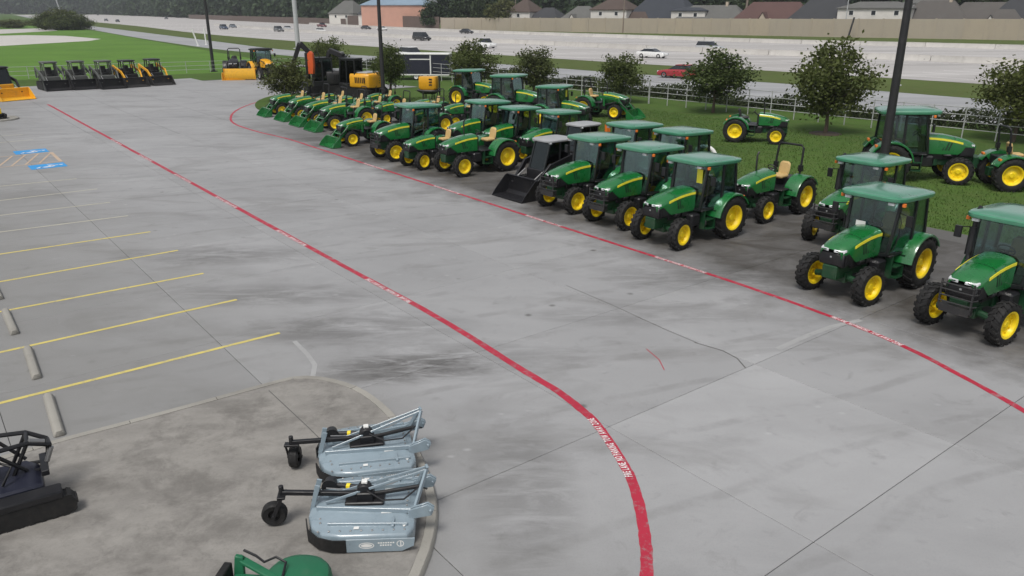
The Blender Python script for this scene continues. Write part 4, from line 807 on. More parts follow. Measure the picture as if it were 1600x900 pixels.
    ob('gearbox', cached('cut_gear', lambda m: (m.box(-.12, .14, -.12, .12, .36, .56), m.lathe([(.001, -.09), (.10, -.09), (.12, 0), (.10, .09), (.001, .09)], 16, (.0, 0, .58)), m.box(-.3, .3, -.16, .16, .36, .42)), 'black', .015), t)
    ob('gearbox_cap', cached('cut_cap', lambda m: m.box(-.04, .05, -.04, .05, .67, .72), 'trim_white', .008), t)
    ob('driveline', cached('cut_drive', lambda m: (m.tube([(.14, .02, .47), (.30, .03, .48), (.85, .10, .52)], .035, 10), m.tube([(-.55, .34, .43), (.02, .18, .46)], .045, 10), m.lathe([(.001, -.10), (.13, -.10), (.10, .08), (.001, .10)], 14, (-.60, .37, .43))), 'black', 0), t)
    ob('yellow_collar', cached('cut_collar', lambda m: m.tube([(-.32, .277, .443), (-.26, .26, .447)], .05, 10), 'sign_yellow', 0), t)
    ob('rear_bracket', cached('cut_bracket', lambda m: [m.prism([(-.86, .24), (-.80, .24), (-.66, .70), (-.74, .72)], y, y + .03) for y in (-.10, .07)], 'deck_grey', .005), t)
    ob('tail_boom', cached('cut_boom', lambda m: (m.bar((-.1, -.02, .50), (-1.28, -.02, .56), .07, .07), m.tube([(-1.28, -.02, .44), (-1.28, -.02, .68)], .04, 10)), 'black', .006), t)
    tw = ob('tail_wheel', cached('cut_fork', lambda m: (m.bar((0, -.11, .32), (.14, -.11, 0), .02, .06), m.bar((0, .11, .32), (.14, .11, 0), .02, .06), m.box(-.06, .06, -.12, .12, .30, .34), m.tube([(.14, -.13, 0), (.14, .13, 0)], .03, 8)), 'black', .003), t, (-1.28, -.02, .195), (0, 0, caster))
    ob('tyre', cached('cut_tyre', lambda m: m.lathe([(.09, -.07), (.17, -.085), (.195, -.05), (.195, .05), (.17, .085), (.09, .07), (.085, .03), (.03, .03), (.001, .05)], 24, (.14, 0, 0)), 'rubber', 0), tw)
    return t
pa, pb = g(520, 790, KH + .3), g(650, 792, KH + .3)
cutter('grey rotary cutter nearest the viewer, its round tail wheel side on', (g(572, 793, KH + .2).x, g(572, 793, KH + .2).y), R(3), R(185))
cutter('grey rotary cutter on the far side of the pair, tail wheel seen end on', (g(574, 703, KH + .2).x, g(574, 703, KH + .2).y), R(13), R(80))
# green rotary mower deck at the bottom edge
p = g(455, 945, KH); gm = thing('mower_deck', 'green mower deck with black hose peeking over the bottom edge of the photo', 'mower', (p.x, p.y, KH), R(-6))
ob('shell', cached('gm_shell', lambda m: m.loft([[(.10 + x * f, y * f - .1, z) for x, y in superell(.42, .55, 28, 2.4)] for f, z in ((1.0, .05), (1.02, .25), (1.0, .36), (.92, .43), (.75, .47), (.3, .49))]), 'green_worn', 0), gm)
ob('frame', cached('gm_frame', lambda m: (m.bar((-.70, .18, .50), (-.10, -.10, .46), .10, .05), m.prism([(-.78, .05), (-.62, .05), (-.60, .56), (-.70, .58)], .10, .16), m.box(-.72, -.3, -.5, .12, .08, .32)), 'green_worn', .01), gm)
ob('hose', cached('gm_hose', lambda m: m.tube([(-.62, .20, .60), (-.45, .16, .56), (-.30, .05, .57), (-.18, .12, .60), (-.05, .10, .55), (-.02, -.1, .5)], .016, 8), 'black', 0), gm)
ob('rubber_flap', cached('gm_flap', lambda m: m.box(-.86, -.76, -.5, .14, .04, .46), 'rubber', .01), gm)

# ------------------------------------------------------------------ black tracked machine at the lower left
p = g(42, 811, KH); bt = thing('tracked_machine', 'black tracked machine with tubular lattice frame cut by the left edge', 'tracked machine', (p.x, p.y, KH), R(33))
ob('track', cached('bt_track', lambda m: track_loop(m, -.20, .02, -1.9, .50, .15, .16), 'rubber', 0), bt)
ob('track_cover', cached('bt_cover', lambda m: m.loft([[(x, y, z) for y, z in ((-.21, .28), (-.21, .40), (.04, .42), (.04, .30))] for x in (-2.0, .50)]), 'black', .02), bt)
ob('track_far', cached('bt_track2', lambda m: track_loop(m, .75, .97, -1.9, -.45, .15, .16), 'rubber', 0), bt)
ob('hull', cached('bt_hull', lambda m: m.loft([[(-2.0, .05, .2), (-2.0, .75, .2), (-2.0, .75, .55), (-2.0, .05, .45)], [(-.1, .05, .2), (-.1, .75, .2), (-.1, .75, .55), (-.1, .05, .45)], [(.08, .12, .25), (.08, .68, .25), (.08, .68, .45), (.08, .12, .40)]]), 'trailer_dark', .03), bt, (.22, 0, 0))
def lat(m):
    A, B = [(-1.6, 0.20, .95), (-.5, .30, 1.02), (-.05, .42, .98), (.22, .50, .84)], [(-1.6, .85, .95), (-.5, .85, 1.02), (-.05, .80, .98), (.20, .72, .84)]
    for Q in (A, B):
        m.tube(Q, .035, 8); m.tube([Q[3], (.12, Q[3][1], .48), (-.4, Q[2][1], .5)], .03, 8)
        m.tube([Q[2], (-.3, Q[2][1], .5)], .028, 8); m.tube([Q[1], (-.12, Q[2][1], .55)], .028, 8); m.tube([Q[1], (-.85, Q[1][1], .5)], .028, 8)
    for i in range(4): m.tube([A[i], B[i]], .03, 8)
ob('lattice_frame', cached('bt_lattice', lat, 'black', 0), bt, (.24, .02, -.03))
ob('bare_strut', cached('bt_strut', lambda m: (m.tube([(.235, .50, .80), (.14, .50, .58)], .036, 10), m.tube([(-.02, .43, 1.012), (.16, .48, .925)], .034, 8)), 'steel', 0), bt, (.24, .02, -.03))
ob('end_bar', cached('bt_end', lambda m: m.bar((.10, .20, .55), (.10, .78, .55), .10, .09), 'black', .01), bt, (.24, .02, -.03))
ob('engine', cached('bt_engine', lambda m: (m.box(-.9, -.35, .25, .75, .5, .80), m.tube([(-.6, .3, .8), (-.6, .3, .95)], .07, 10), m.tube([(-.2, .2, .5), (-.05, .3, .72), (-.3, .5, .8)], .022, 8)), 'black', .03), bt)

# ------------------------------------------------------------------ fences, walls, poles
def fence(label, a, b, h, rails, pitch, mat, rz=.024, lab_group=None):
    a, b = Vector((a[0], a[1], 0)), Vector((b[0], b[1], 0)); n = max(1, round((b - a).length / pitch)); d = (b - a) / n
    t = thing('pipe_fence', label, 'fence', a, 0, lab_group)
    pm = cached(('post', h), lambda m: m.tube([(0, 0, 0), (0, 0, h)], .036, 8), mat)
    rm = cached(('rail', round(d.length, 3), round(math.atan2(d.y, d.x), 3)), lambda m: m.tube([d * .0, d * 1.0], rz, 6), mat)
    for i in range(n + 1):
        q = d * i; ob('post', pm, t, q)
        if i < n:
            for z in rails: ob('rail', rm, t, (q.x, q.y, z + rnd.uniform(-.008, .008)))
    return t
FG = 'white pipe fences around the dealer lot'
fence('white pipe fence of four rails running along the frontage road', (-24, 102), (10.7, 62.7), 1.75, (.5, .9, 1.3, 1.7), 1.78, 'pipe_white', lab_group=FG)
fence('white pipe fence behind the row of young trees to the right', (10.75, 62.65), (36.5, 33.6), 1.75, (.5, .9, 1.3, 1.7), 1.78, 'pipe_white', lab_group=FG)
fence('white three rail fence behind the grey skid steers at left', (-72, 74), (-24.1, 102), 1.3, (.35, .8, 1.25), 2.6, 'pipe_white', lab_group=FG)
# sound wall of precast panels
wp = [(-38, 309), (-25.7, 300.2), (39.3, 252.2), (84.7, 217.4), (120.2, 194.9), (175, 158)]
sw = thing('sound_wall', 'long tan precast wall between the freeway and the houses', 'wall')
hts = {-38: 4.0, -25.7: 4.05, 39.3: 4.35, 84.7: 4.55, 120.2: 4.8, 175: 5.0}
for (a, b) in zip(wp[1:], wp[2:]):
    A, B = Vector((*a, 0)), Vector((*b, 0)); n = round((B - A).length / 6.0); d = (B - A) / n; e = d.normalized(); nn = Vector((-e.y, e.x, 0)) * .12
    for i in range(n):
        h0, h1 = [hts[a[0]] + (hts[b[0]] - hts[a[0]]) * q / n for q in (i, i + 1)]; hh = (h0 + h1) / 2
        p0, p1 = A + d * i + e * .22, A + d * (i + 1) - e * .22; z = Vector((0, 0, 1))
        one('wall_panel', lambda m: m.hexa([p0 - nn, p1 - nn, p1 + nn, p0 + nn, p0 - nn + z * hh, p1 - nn + z * hh, p1 + nn + z * hh, p0 + nn + z * hh]), 'sound_wall', sw, smooth=0)
        one('wall_post', lambda m: m.prismz([(A + d * i + e * x + nn.normalized() * y)[:2] for x, y in ((-.215, -.2), (.215, -.2), (.215, .2), (-.215, .2))], 0, h0 + .12), 'sound_wall', sw, smooth=0)
def board_wall(label, a, b, h, mat, pitch=2.4):
    A, B = Vector((*a, 0)), Vector((*b, 0)); n = round((B - A).length / pitch); d = (B - A) / n; e = d.normalized(); nn = Vector((-e.y, e.x, 0)) * .05
    t = thing('board_fence', label, 'fence')
    for i in range(n):
        p0, p1 = A + d * i + e * .03, A + d * (i + 1) - e * .03; z = Vector((0, 0, h + rnd.uniform(-.08, .08)))
        one('fence_panel', lambda m: m.hexa([p0 - nn, p1 - nn, p1 + nn, p0 + nn, p0 - nn + z, p1 - nn + z, p1 + nn + z, p0 + nn + z]), mat, t, smooth=0)
board_wall('tall brown board fence left of the tan wall, before the grey roofs', (-26.5, 301.5), (-72, 362), 4.4, 'wall_brown', 6)
board_wall('low brown board fence along the freeway under the far trees', (-73, 363), (-250, 640), 3.0, 'wall_brown', 12)
def pole(label, P, h, r0, r1, mat, name='light_pole', lean=(0, 0), head=True, group=None, arm=False):
    t = thing(name, label, 'pole', (P[0], P[1], 0), 0, group)
    one('shaft', lambda m: m.tube([(0, 0, 0), (lean[0] * .5, lean[1] * .5, h / 2), (lean[0], lean[1], h)], [r0, (r0 + r1) / 2, r1], 12), mat, t)
    one('base', lambda m: m.prismz([(x * r0 * 1.7, y * r0 * 1.7) for x, y in ((-1, -1), (1, -1), (1, 1), (-1, 1))], 0, .12), mat, t, .01)
    if head: one('lamp_head', lambda m: (m.box(-.9, .9, -.05, .05, h - .02, h + .05), m.box(-1.2, -.6, -.18, .18, h + .03, h + .14), m.box(.6, 1.2, -.18, .18, h + .03, h + .14)), mat, t, .02)
    if arm: one('cross_arm', lambda m: (m.box(-1.2, 1.2, -.06, .06, h - .7, h - .58), [m.tube([(x, 0, h - .58), (x, 0, h - .4)], .04, 6) for x in (-1.1, -.6, .6, 1.1)]), mat, t)
    return t
p = g(1374, 290); pole('tall black light pole rising behind the tractors at right', p, 9.5, .19, .13, 'pole_black', group='black light poles')
p = g(600, 163); pole('tall black light pole beside the yellow excavator', p, 9.5, .17, .12, 'pole_black', group='black light poles')
p = g(334, 112); pole('tall black light pole at the white fence end on the left', p, 9.5, .20, .15, 'pole_black', group='black light poles')
p = g(466, 76); pole('thick pale grey steel pole between the cars left of the brown fence', p, 24, .45, .36, 'pole_grey', 'steel_pole', head=False, group='poles along the freeway')
p = g(1161, 53); pole('wooden utility pole before the tan wall beside the red brown roof', p, 16, .42, .28, 'pole_wood', 'utility_pole', (.7, 0), False, 'poles along the freeway', True)
p = g(973, 51.5); pole('thin dark utility pole in front of the two storey white house', p, 14, .20, .14, 'pole_wood', 'utility_pole', (.2, 0), False, 'poles along the freeway', True)
p = g(805, 47); pole('thin dark utility pole at the end of the trees above the wall', p, 14, .20, .14, 'pole_wood', 'utility_pole', (.1, 0), False, 'poles along the freeway', True)
p = g(1318, 58); pole('thin pale pole in front of the large dark roof', p, 12, .16, .10, 'pole_grey', 'steel_pole', head=False, group='poles along the freeway')
p = g(1325, 59); pole('short dark leaning post against the tan wall', p, 5.0, .24, .22, 'pole_black', 'leaning_post', (.9, 0), False, 'poles along the freeway')
p = g(440, 30); pole('slim pale lamp post beside the yellow diamond sign', p, 16, .30, .2, 'pole_grey', 'lamp_post', (-1.3, 0), False, 'poles along the freeway')
p = g(97, 27); pole('pale pole rising from the dark bush at far left', p, 18, .5, .4, 'pole_grey', 'steel_pole', (-3, 0), False, 'poles along the freeway')
p = g(1403, 134); pole('short pale post on the median beside the black light pole', p, 2.6, .14, .14, 'pole_grey', 'marker_post', head=False, group='pale roadside posts')
for (x, y, l, lab) in ((310, 72, -.9, 'white leaning roadside post, left of the pair by the frontage road'), (322.5, 70, -.1, 'white upright roadside post, right of the pair by the frontage road')):
    p = g(x, y); pole(lab, p, 3.3, .14, .14, 'white_plastic', 'marker_post', (l, 0), False, 'pale roadside posts')
p = g(395, 31); sg = thing('diamond_sign', 'yellow diamond road sign before the dark far trees', 'sign', (p.x, p.y, 0), R(20))
ob('post', cached('sign_post', lambda m: m.tube([(0, .05, 0), (0, .05, 5.0)], .12, 8), 'pole_grey'), sg); ob('sign_face', cached('sign_face', lambda m: m.prism([(0, 2.6), (1.5, 4.1), (0, 5.6), (-1.5, 4.1)], -.06, 0), 'sign_yellow', 0, 0), sg)

# ------------------------------------------------------------------ vehicles on the roads
def car(label, P, rz, col, kind='sedan', z=.016, cat='car'):
    t = thing('parked_car' if kind == 'parked' else {'sedan': 'sedan_car', 'suv': 'suv_car', 'pickup': 'pickup_truck', 'van': 'passenger_van'}[kind], label, cat, (P[0], P[1], z), rz, 'vehicles driving on the freeway and frontage road')
    D = {'sedan': (4.7, 1.8, .95, 1.42), 'suv': (4.8, 1.9, 1.08, 1.78), 'pickup': (5.6, 1.95, 1.10, 1.85), 'van': (5.1, 1.95, 1.10, 1.90)}[kind]
    Ln, W_, zb, zt = D; hl = Ln / 2; hw = W_ / 2; wr = .33 if kind == 'sedan' else .38
    body = [(-hl, .35), (-hl, zb * .80), (-hl + .12, zb * .97), (-hl * .3, zb), (hl * .42, zb * .97), (hl - .25, zb * .80), (hl, zb * .62), (hl, .32), (hl - .3, .24), (-hl + .3, .24)]
    ob('body', cached(('car_body', kind), lambda m: m.loft([[(x, y, z) for x, z in body] if abs(y) == hw * .93 else [(x * .985, y, .24 + (z - .24) * .93) for x, z in body] for y in (-hw, -hw * .93, hw * .93, hw)]), 'car_' + col, .03), t)
    g0 = {'sedan': (-hl * .78, -hl * .42, hl * .08, hl * .46), 'suv': (-hl * .96, -hl * .84, hl * .10, hl * .44), 'pickup': (-hl * .14, -hl * .10, hl * .30, hl * .52), 'van': (-hl * .96, -hl * .90, hl * .30, hl * .66)}[kind]
    ob('windows', cached(('car_glass', kind), lambda m: m.loft([[(g0[0], y, zb - .05), (g0[1], y * .86, zt - .06), (g0[2], y * .86, zt - .06), (g0[3], y, zb - .05)] for y in (-hw * .93, hw * .93)]), 'window_dark', .02), t)
    ob('roof', cached(('car_roof', kind), lambda m: m.loft([[(g0[1] - .08, y, zt - .075), (g0[1], y, zt), (g0[2], y, zt), (g0[2] + .10, y, zt - .075)] for y in (-hw * .82, hw * .82)]), 'car_' + col, .02), t)
    if kind == 'pickup': ob('cargo_bed', cached(('car_bed', kind), lambda m: m.box(-hl + .1, -hl * .18, -hw * .8, hw * .8, zb - .04, zb + .02), 'black', 0), t)
    for sd in (1, -1):
        for x in (-hl * .60, hl * .62):
            o = ob('wheel', cached(('car_hub', kind), lambda m: m.lathe([(wr * .6, -.08), (wr * .6, .11), (wr * .2, .09), (.001, .09)], 14), 'steel'), t, (x, sd * (hw - .10), wr), (0, 0, 0 if sd > 0 else PI))
            ob('tyre', cached(('car_tyre', kind), lambda m: m.lathe([(wr * .6, -.11), (wr * .97, -.11), (wr, -.06), (wr, .06), (wr * .97, .11), (wr * .6, .11)], 18), 'rubber'), o)
        ob('headlight', cached(('car_lamp', kind, sd), lambda m: m.box(hl - .12, hl + .01, sd * hw * .55, sd * hw * .88, zb * .62, zb * .76), 'lamp_glass', .01), t)
        ob('tail_lamp', cached(('car_tail', kind, sd), lambda m: m.box(-hl - .01, -hl + .1, sd * hw * .6, sd * hw * .9, zb * .66, zb * .84), 'lamp_red', .01), t)
    return t
E_, W2 = R(-50), R(130)
def cg(px, py): return g(px, py)
car('white hatchback on the freeway above the fourth roadside tree', cg(1019, 90.5), R(-38), 'white')
car('silver car on the freeway partly hidden behind the middle tree top', cg(1109, 81), R(-40), 'silver', 'suv')
car('red car on the frontage road left of the middle tree', cg(1062, 122), R(140), 'red', z=.012)
car('white pickup truck on the freeway above the second tree', cg(756, 75), R(-48), 'white', 'pickup', cat='pickup')
car('black car in the far lanes in front of the tan wall', cg(729, 52.5), R(-46), 'black')
car('dark van on the freeway below the tan wall end', cg(659, 63.5), R(-48), 'black', 'van', cat='van')
car('white car on the frontage road behind the dark trailer', cg(644, 93), R(-50), 'white', 'suv', z=.012)
car('maroon pickup on the freeway behind the white car', cg(503, 42.5), R(-52), 'maroon', 'pickup', cat='pickup')
car('white car on the freeway below the maroon pickup', cg(501, 51), R(-52), 'white')
car('black car in the far lanes by the brown fence', cg(572, 46), R(-50), 'black')
car('white car just ahead of the black car by the brown fence', cg(597, 47.5), R(-50), 'white')
car('grey car on the freeway left of the thick pale pole', cg(436, 49.5), R(-54), 'grey', 'suv')
car('silver car close to the thick pale pole', cg(450, 47), R(-54), 'silver')
car('dark blue car on the freeway right of the left light pole', cg(350, 46), R(-54), 'blue', 'suv')
car('grey blue car beside the dark blue one on the freeway', cg(364, 43.5), R(-54), 'greyblue')
car('dark car alone in the far lanes at left', cg(260, 30), R(-55), 'grey')
car('dark car first of the far pair right of the bush', cg(166, 33), R(-57), 'grey')
car('black car second of the far pair right of the bush', cg(184, 34.5), R(-57), 'black')
car('tiny dark car far up the freeway right of the bush', cg(153, 24), R(-57), 'black')
car('tiny dark car far up the freeway left of the bush', cg(25, 21.5), R(-58), 'grey', 'suv')

# ------------------------------------------------------------------ houses behind the wall
def wallpt(px, back):
    "a point behind the sound wall on the line of sight px"
    for a, b in zip(wp, wp[1:]):
        k = (px - 800) / FPX; c = math.cos(PITCH)
        # x = k' y for ground rays near the horizon
        kk = k / (math.cos(PITCH) + math.sin(PITCH) * math.tan(PITCH)) * 1.0
        A, B = Vector(a), Vector(b); f0, f1 = A.x - kk * A.y, B.x - kk * B.y
        if (f0 <= 0 <= f1) or (f1 <= 0 <= f0):
            q = A.lerp(B, f0 / (f0 - f1)); d = q.normalized(); return Vector((q.x + d.x * back, q.y + d.y * back, 0))
    return Vector((-60 + (px - 560) * .25, 345 + back, 0))
def house(label, px, wpx, top, back, roof, wall='house_white', hip=True, eave=3.0, dep=11, rz=R(-36), wins=0, gable=None, chim=False, P=None, name='suburban_house'):
    back = max(back, dep / 2 + 5); P = P or wallpt(px, back); dist = P.length; w_ = wpx / FPX * dist * 1.16 / math.cos(.25); zt = max(eave + 1.2, CAM_H + (14 - top) / FPX * dist * 1.06)
    t = thing(name, label, 'house', P, rz, 'houses behind the tan wall'); hw, hd = w_ / 2, dep / 2
    one('wall', lambda m: m.box(-hw + .4, hw - .4, -hd + .4, hd - .4, 0, eave), wall, t)
    if hip: rd = min(hw, hd) * .95; ridge = [(-hw + rd, 0, zt), (hw - rd, 0, zt)]
    else: ridge = [(-hw - .1, 0, zt), (hw + .1, 0, zt)]
    rf = one('roof', lambda m: m.add([(-hw, -hd, eave), (hw, -hd, eave), (hw, hd, eave), (-hw, hd, eave), *ridge, (-hw, -hd, eave - .25), (hw, -hd, eave - .25), (hw, hd, eave - .25), (-hw, hd, eave - .25)], [(0, 1, 5, 4), (2, 3, 4, 5), (1, 2, 5), (3, 0, 4), (6, 7, 1, 0), (7, 8, 2, 1), (8, 9, 3, 2), (9, 6, 0, 3), (9, 8, 7, 6)]), roof, t, smooth=0)
    if not hip:
        for sx in (-1, 1): one('gable_wall', lambda m: m.prismz([(0, 0)] * 0 or [(sx * hw * .97 - .02, -hd * .9), (sx * hw * .97 + .02, -hd * .9), (sx * hw * .97 + .02, hd * .9), (sx * hw * .97 - .02, hd * .9)], eave - .2, eave + .02), wall, t)
    for k in range(wins):
        x = -hw + (k + .7) * w_ / (wins + .4)
        f = one('window', lambda m: m.box(x - .65, x + .65, -hd + .33, -hd + .41, eave - 1.9, eave - .6), 'trim_white', t)
        one('pane', lambda m: m.box(x - .52, x + .52, -hd + .31, -hd + .335, eave - 1.78, eave - .72), 'window_dark', f)
    if gable:
        gx, gw, gz = gable
        one('dormer', lambda m: m.add([(gx - gw, -hd - .4, eave - .2), (gx + gw, -hd - .4, eave - .2), (gx, -hd - .4, gz), (gx - gw, 0, eave - .2), (gx + gw, 0, eave - .2), (gx, 0, gz)], [(0, 1, 2), (3, 5, 4), (0, 3, 4, 1)]), wall, t, smooth=0)
        one('dormer_roof', lambda m: m.add([(gx - gw - .3, -hd - .6, eave - .3), (gx, -hd - .6, gz + .2), (gx, 0, gz + .2), (gx - gw - .3, 0, eave - .3), (gx + gw + .3, -hd - .6, eave - .3), (gx + gw + .3, 0, eave - .3)], [(0, 1, 2, 3), (1, 4, 5, 2)]), roof, t, smooth=0)
        one('dormer_window', lambda m: m.box(gx - .4, gx + .4, -hd - .46, -hd - .41, eave + .1, eave + .9), 'window_dark', t)
    if chim: one('chimney', lambda m: m.box(hw * .3, hw * .3 + .7, -.4, .4, zt - 1.5, zt + .9), 'house_tan', rf)
    return t
house('small house with grey gable roof and white wall left of the salmon building', 542, 44, 3, 25, 'roof_ash', wins=2, eave=5.2, P=Vector((-73, 372, 0)))
house('house with grey roof right against the black light pole, left of the salmon building', 570, 40, 1, 18, 'roof_charcoal', eave=5.0, wins=1, P=Vector((-57, 352, 0)))
sal = house('long salmon brick building with pale blue roof behind the wall end', 632, 84, -3, 22, 'roof_blue', 'salmon', eave=8.6, dep=14, rz=R(-8), P=Vector((-45, 330, 0)), name='salmon_building')
house('house with brown roof and white wall right of the trees above the wall', 822, 36, 0, 8, 'roof_brown', eave=6.2, wins=1, dep=10)
house('low dark grey roofed house between the trees and a grey roof', 858, 52, 12, 9, 'roof_charcoal')
house('house with grey hip roof and tiny white gable, left of the two storey white house', 912, 56, 10, 8, 'roof_ash', gable=(-1.0, 1.7, 5.3))
house('two storey white house with two dark windows and brown roof', 963, 52, -1, 9, 'roof_brown', eave=6.9, wins=2, dep=11)
house('low house with dark brown roof beside the two storey white house', 1003, 44, 11, 6, 'roof_brown')
house('house with the largest slate blue roof', 1040, 92, -6, 14, 'roof_slate', eave=3.2, dep=15)
house('white gabled house part right of the slate blue roof', 1084, 46, 11, 11, 'roof_slate', eave=6.6, wins=2, dep=9)
house('house with wide grey hip roof left of the wooden utility pole', 1116, 96, 9, 5, 'roof_ash', chim=True)
house('house with reddish brown hip roof and small pale gable', 1212, 98, 5, 6, 'roof_red', gable=(-1.6, 2.0, 6.0), wall='house_tan')
house('house with large dark charcoal roof right of the reddish roof', 1292, 84, -3, 10, 'roof_charcoal', dep=14)
house('two storey white house with long white upper wall left of the black pole', 1372, 80, 5, 8, 'roof_ash', eave=7.3, wins=3, dep=10)
house('house with small dark gable roof right at the black light pole', 1406, 38, 9, 4, 'roof_charcoal')
house('house with taupe hip roof right of the black light pole', 1463, 78, 4, 6, 'roof_taupe', chim=True)
house('white house peeping over the taupe hip roof', 1452, 50, -4, 22, 'roof_ash', eave=8.6, wins=2)
house('house with grey brown hip roof at the right', 1540, 86, 6, 7, 'roof_taupe', gable=(2.0, 1.4, 5.5))
house('dark roofed house at the right edge of the photo', 1600, 70, -4, 9, 'roof_charcoal', dep=13)
p = g(20, 24); wb = thing('white_warehouse', 'long white flat building in the top left corner', 'building', (-860, 1310, 0), R(0))
one('wall', lambda m: m.box(-120, 42, -12, 12, 0, 25), 'house_white', wb); one('roof', lambda m: m.box(-121, 43, -13, 13, 25.01, 26), 'trim_white', wb)

# ------------------------------------------------------------------ vegetation
def crown_mesh(name, seed, rx, rz_, nclump, nleaf, size, mat, spread=.34, zc=0):
    r = random.Random(seed); vs, fs = [], []
    cl = []
    while len(cl) < nclump:
        p = Vector((r.uniform(-1, 1), r.uniform(-1, 1), r.uniform(-1, 1)))
        l = p.length
        if l > 1 or l < .25 and r.random() < .6: continue
        bulge = .84 + .22 * math.sin(3 * math.atan2(p.y, p.x) + seed) * (1 - abs(p.z)) + .16 * math.sin(5 * p.z + seed) + (r.uniform(.1, .38) if r.random() < .12 else 0)
        cl.append((Vector((p.x * rx * bulge, p.y * rx * bulge, p.z * rz_ * (1.0 if p.z > 0 else .9))), r.uniform(.55, 1.25)))
    for c, sc in cl:
        for k in range(int(nleaf * sc)):
            o = c + Vector((r.gauss(0, 1), r.gauss(0, 1), r.gauss(0, .8))) * spread * sc
            n = Vector((r.gauss(0, 1), r.gauss(0, 1), r.gauss(.5, 1))).normalized(); a = n.orthogonal().normalized(); b = n.cross(a); q = r.uniform(0, 2 * PI)
            a, b = a * math.cos(q) + b * math.sin(q), b * math.cos(q) - a * math.sin(q); s = size * r.uniform(.6, 1.3)
            i = len(vs); vs += [o - a * s * .5, o + b * s * .3, o + a * s * .5, o - b * s * .3]; fs.append((i, i + 1, i + 2, i + 3))
    me = bpy.data.meshes.new(name); me.from_pydata(vs, [], fs); me.materials.append(MATS[mat]); return me, [c for c, _ in cl]
CROWNS = [crown_mesh('crown', sd, 1.0, 1.0, 112, 64, .108, 'leaf_oak' if sd != 3 else 'leaf_olive', .17) for sd in (1, 2, 3, 4)]
def trunk_fn(h, r, cl, zc, rx, rz_, sd):
    rr = random.Random(sd)
    def fn(m):
        m.tube([(0, 0, 0), (.03, .02, h * .5), (0, .03, h), (.04, 0, zc + rz_ * .5)], [r * 1.25, r, r * .8, r * .25], 9)
        for c in rr.sample(cl, 16):
            e = Vector((c.x * rx * .95, c.y * rx * .95, zc + c.z * rz_ * .95)); st = Vector((0, .03, h * .95 + max(0, (e.z - h) * .35)))
            mid = st.lerp(e, .5) + Vector((0, 0, .12)); m.tube([st, mid, e], [r * .42, r * .25, r * .08], 5)
    return fn
def tree(label, bx, by, top, wpx, k, group='young oak trees along the roadside fence', ground=None, low=.17, name='oak_tree', ring_dark=False):
    P = ground or g(bx, by); d = P.y * math.cos(PITCH) + CAM_H * math.sin(PITCH); H = height_at(P, top); rx = wpx / 2 / FPX * d * .97
    t = thing(name, label, 'tree', P, rnd.uniform(0, 6.2), group); z0 = H * low; rz_ = (H - z0) / 2 * .95; zc = z0 + rz_
    me, cl = CROWNS[k]
    one('trunk', trunk_fn(z0 + .15, .05 + H * .011, cl, zc, rx, rz_, k + 5), 'bark', t)
    c = ob('crown', me, t, (0, 0, zc)); c.scale = (rx, rx, rz_)
    if ring_dark: one('foot_ring', lambda m: m.lathe([(.95, -.0), (.85, .05), (.001, .09)], 24), 'ring_dark', t, rot=(PI / 2, 0, 0))  # low dark disc round the trunk foot
    return t
tree('young oak standing alone with a dark ring at its foot, right of the middle', 1289, 209, 64, 118, 0, ring_dark=True)
tree('dense dark oak before the frontage road, above the old open tractor', 1114, 176, 74, 102, 1)
tree('round dark oak right of the open loader tractor', 965, 160, 80, 74, 3, low=.2)
tree('olive tinted oak right of the two cab tractors on the grass', 834, 146, 74, 72, 2, low=.16)
tree('wide oak above the left cab tractor on the grass', 737, 146, 64, 74, 0, low=.18)
tree('dark oak directly behind the black light pole by the excavator', 612, 158, 66, 54, 1, low=.25)
tree('large oak cut by the right edge of the photo', 1582, 222, 82, 128, 3, low=.2)
tree('low olive oak leaning over the far end of the loader row', 452, 158, 92, 74, 2, low=.12)
tree('dark conical tree behind the upright orange boom', 512, 122, 56, 62, 3, low=.1)
# dark bush in the field at far left
P = g(94, 47); H = height_at(P, 15); 
bs = thing('dark_bush', 'big dark clump of bushes in the field at far left', 'bush', P)
for q, (dx, dy, sc) in enumerate(((-6.5, 0, .9), (-1, 2, 1.1), (5, 0, 1.0), (9, 2, .75), (1.5, -3, .8))):
    c = ob('foliage', CROWNS[(q + 1) % 4][0], bs, (dx * .72, dy, H * .42 * sc)); c.scale = (5.6 * sc, 5 * sc, H * .50 * sc)
for (px, py, w_, top) in ((20, 44, 40, 30), (52, 40, 22, 31)):
    P = g(px, py); H = height_at(P, top); sb = thing('scrub_bush', 'pale low scrub at the far left edge' if px < 30 else 'low scrub left of the big dark clump', 'bush', P); c = ob('foliage', CROWNS[2][0], sb, (0, 0, H * .45)); rx = w_ / 2 / FPX * P.length; c.scale = (rx, rx, H * .5)
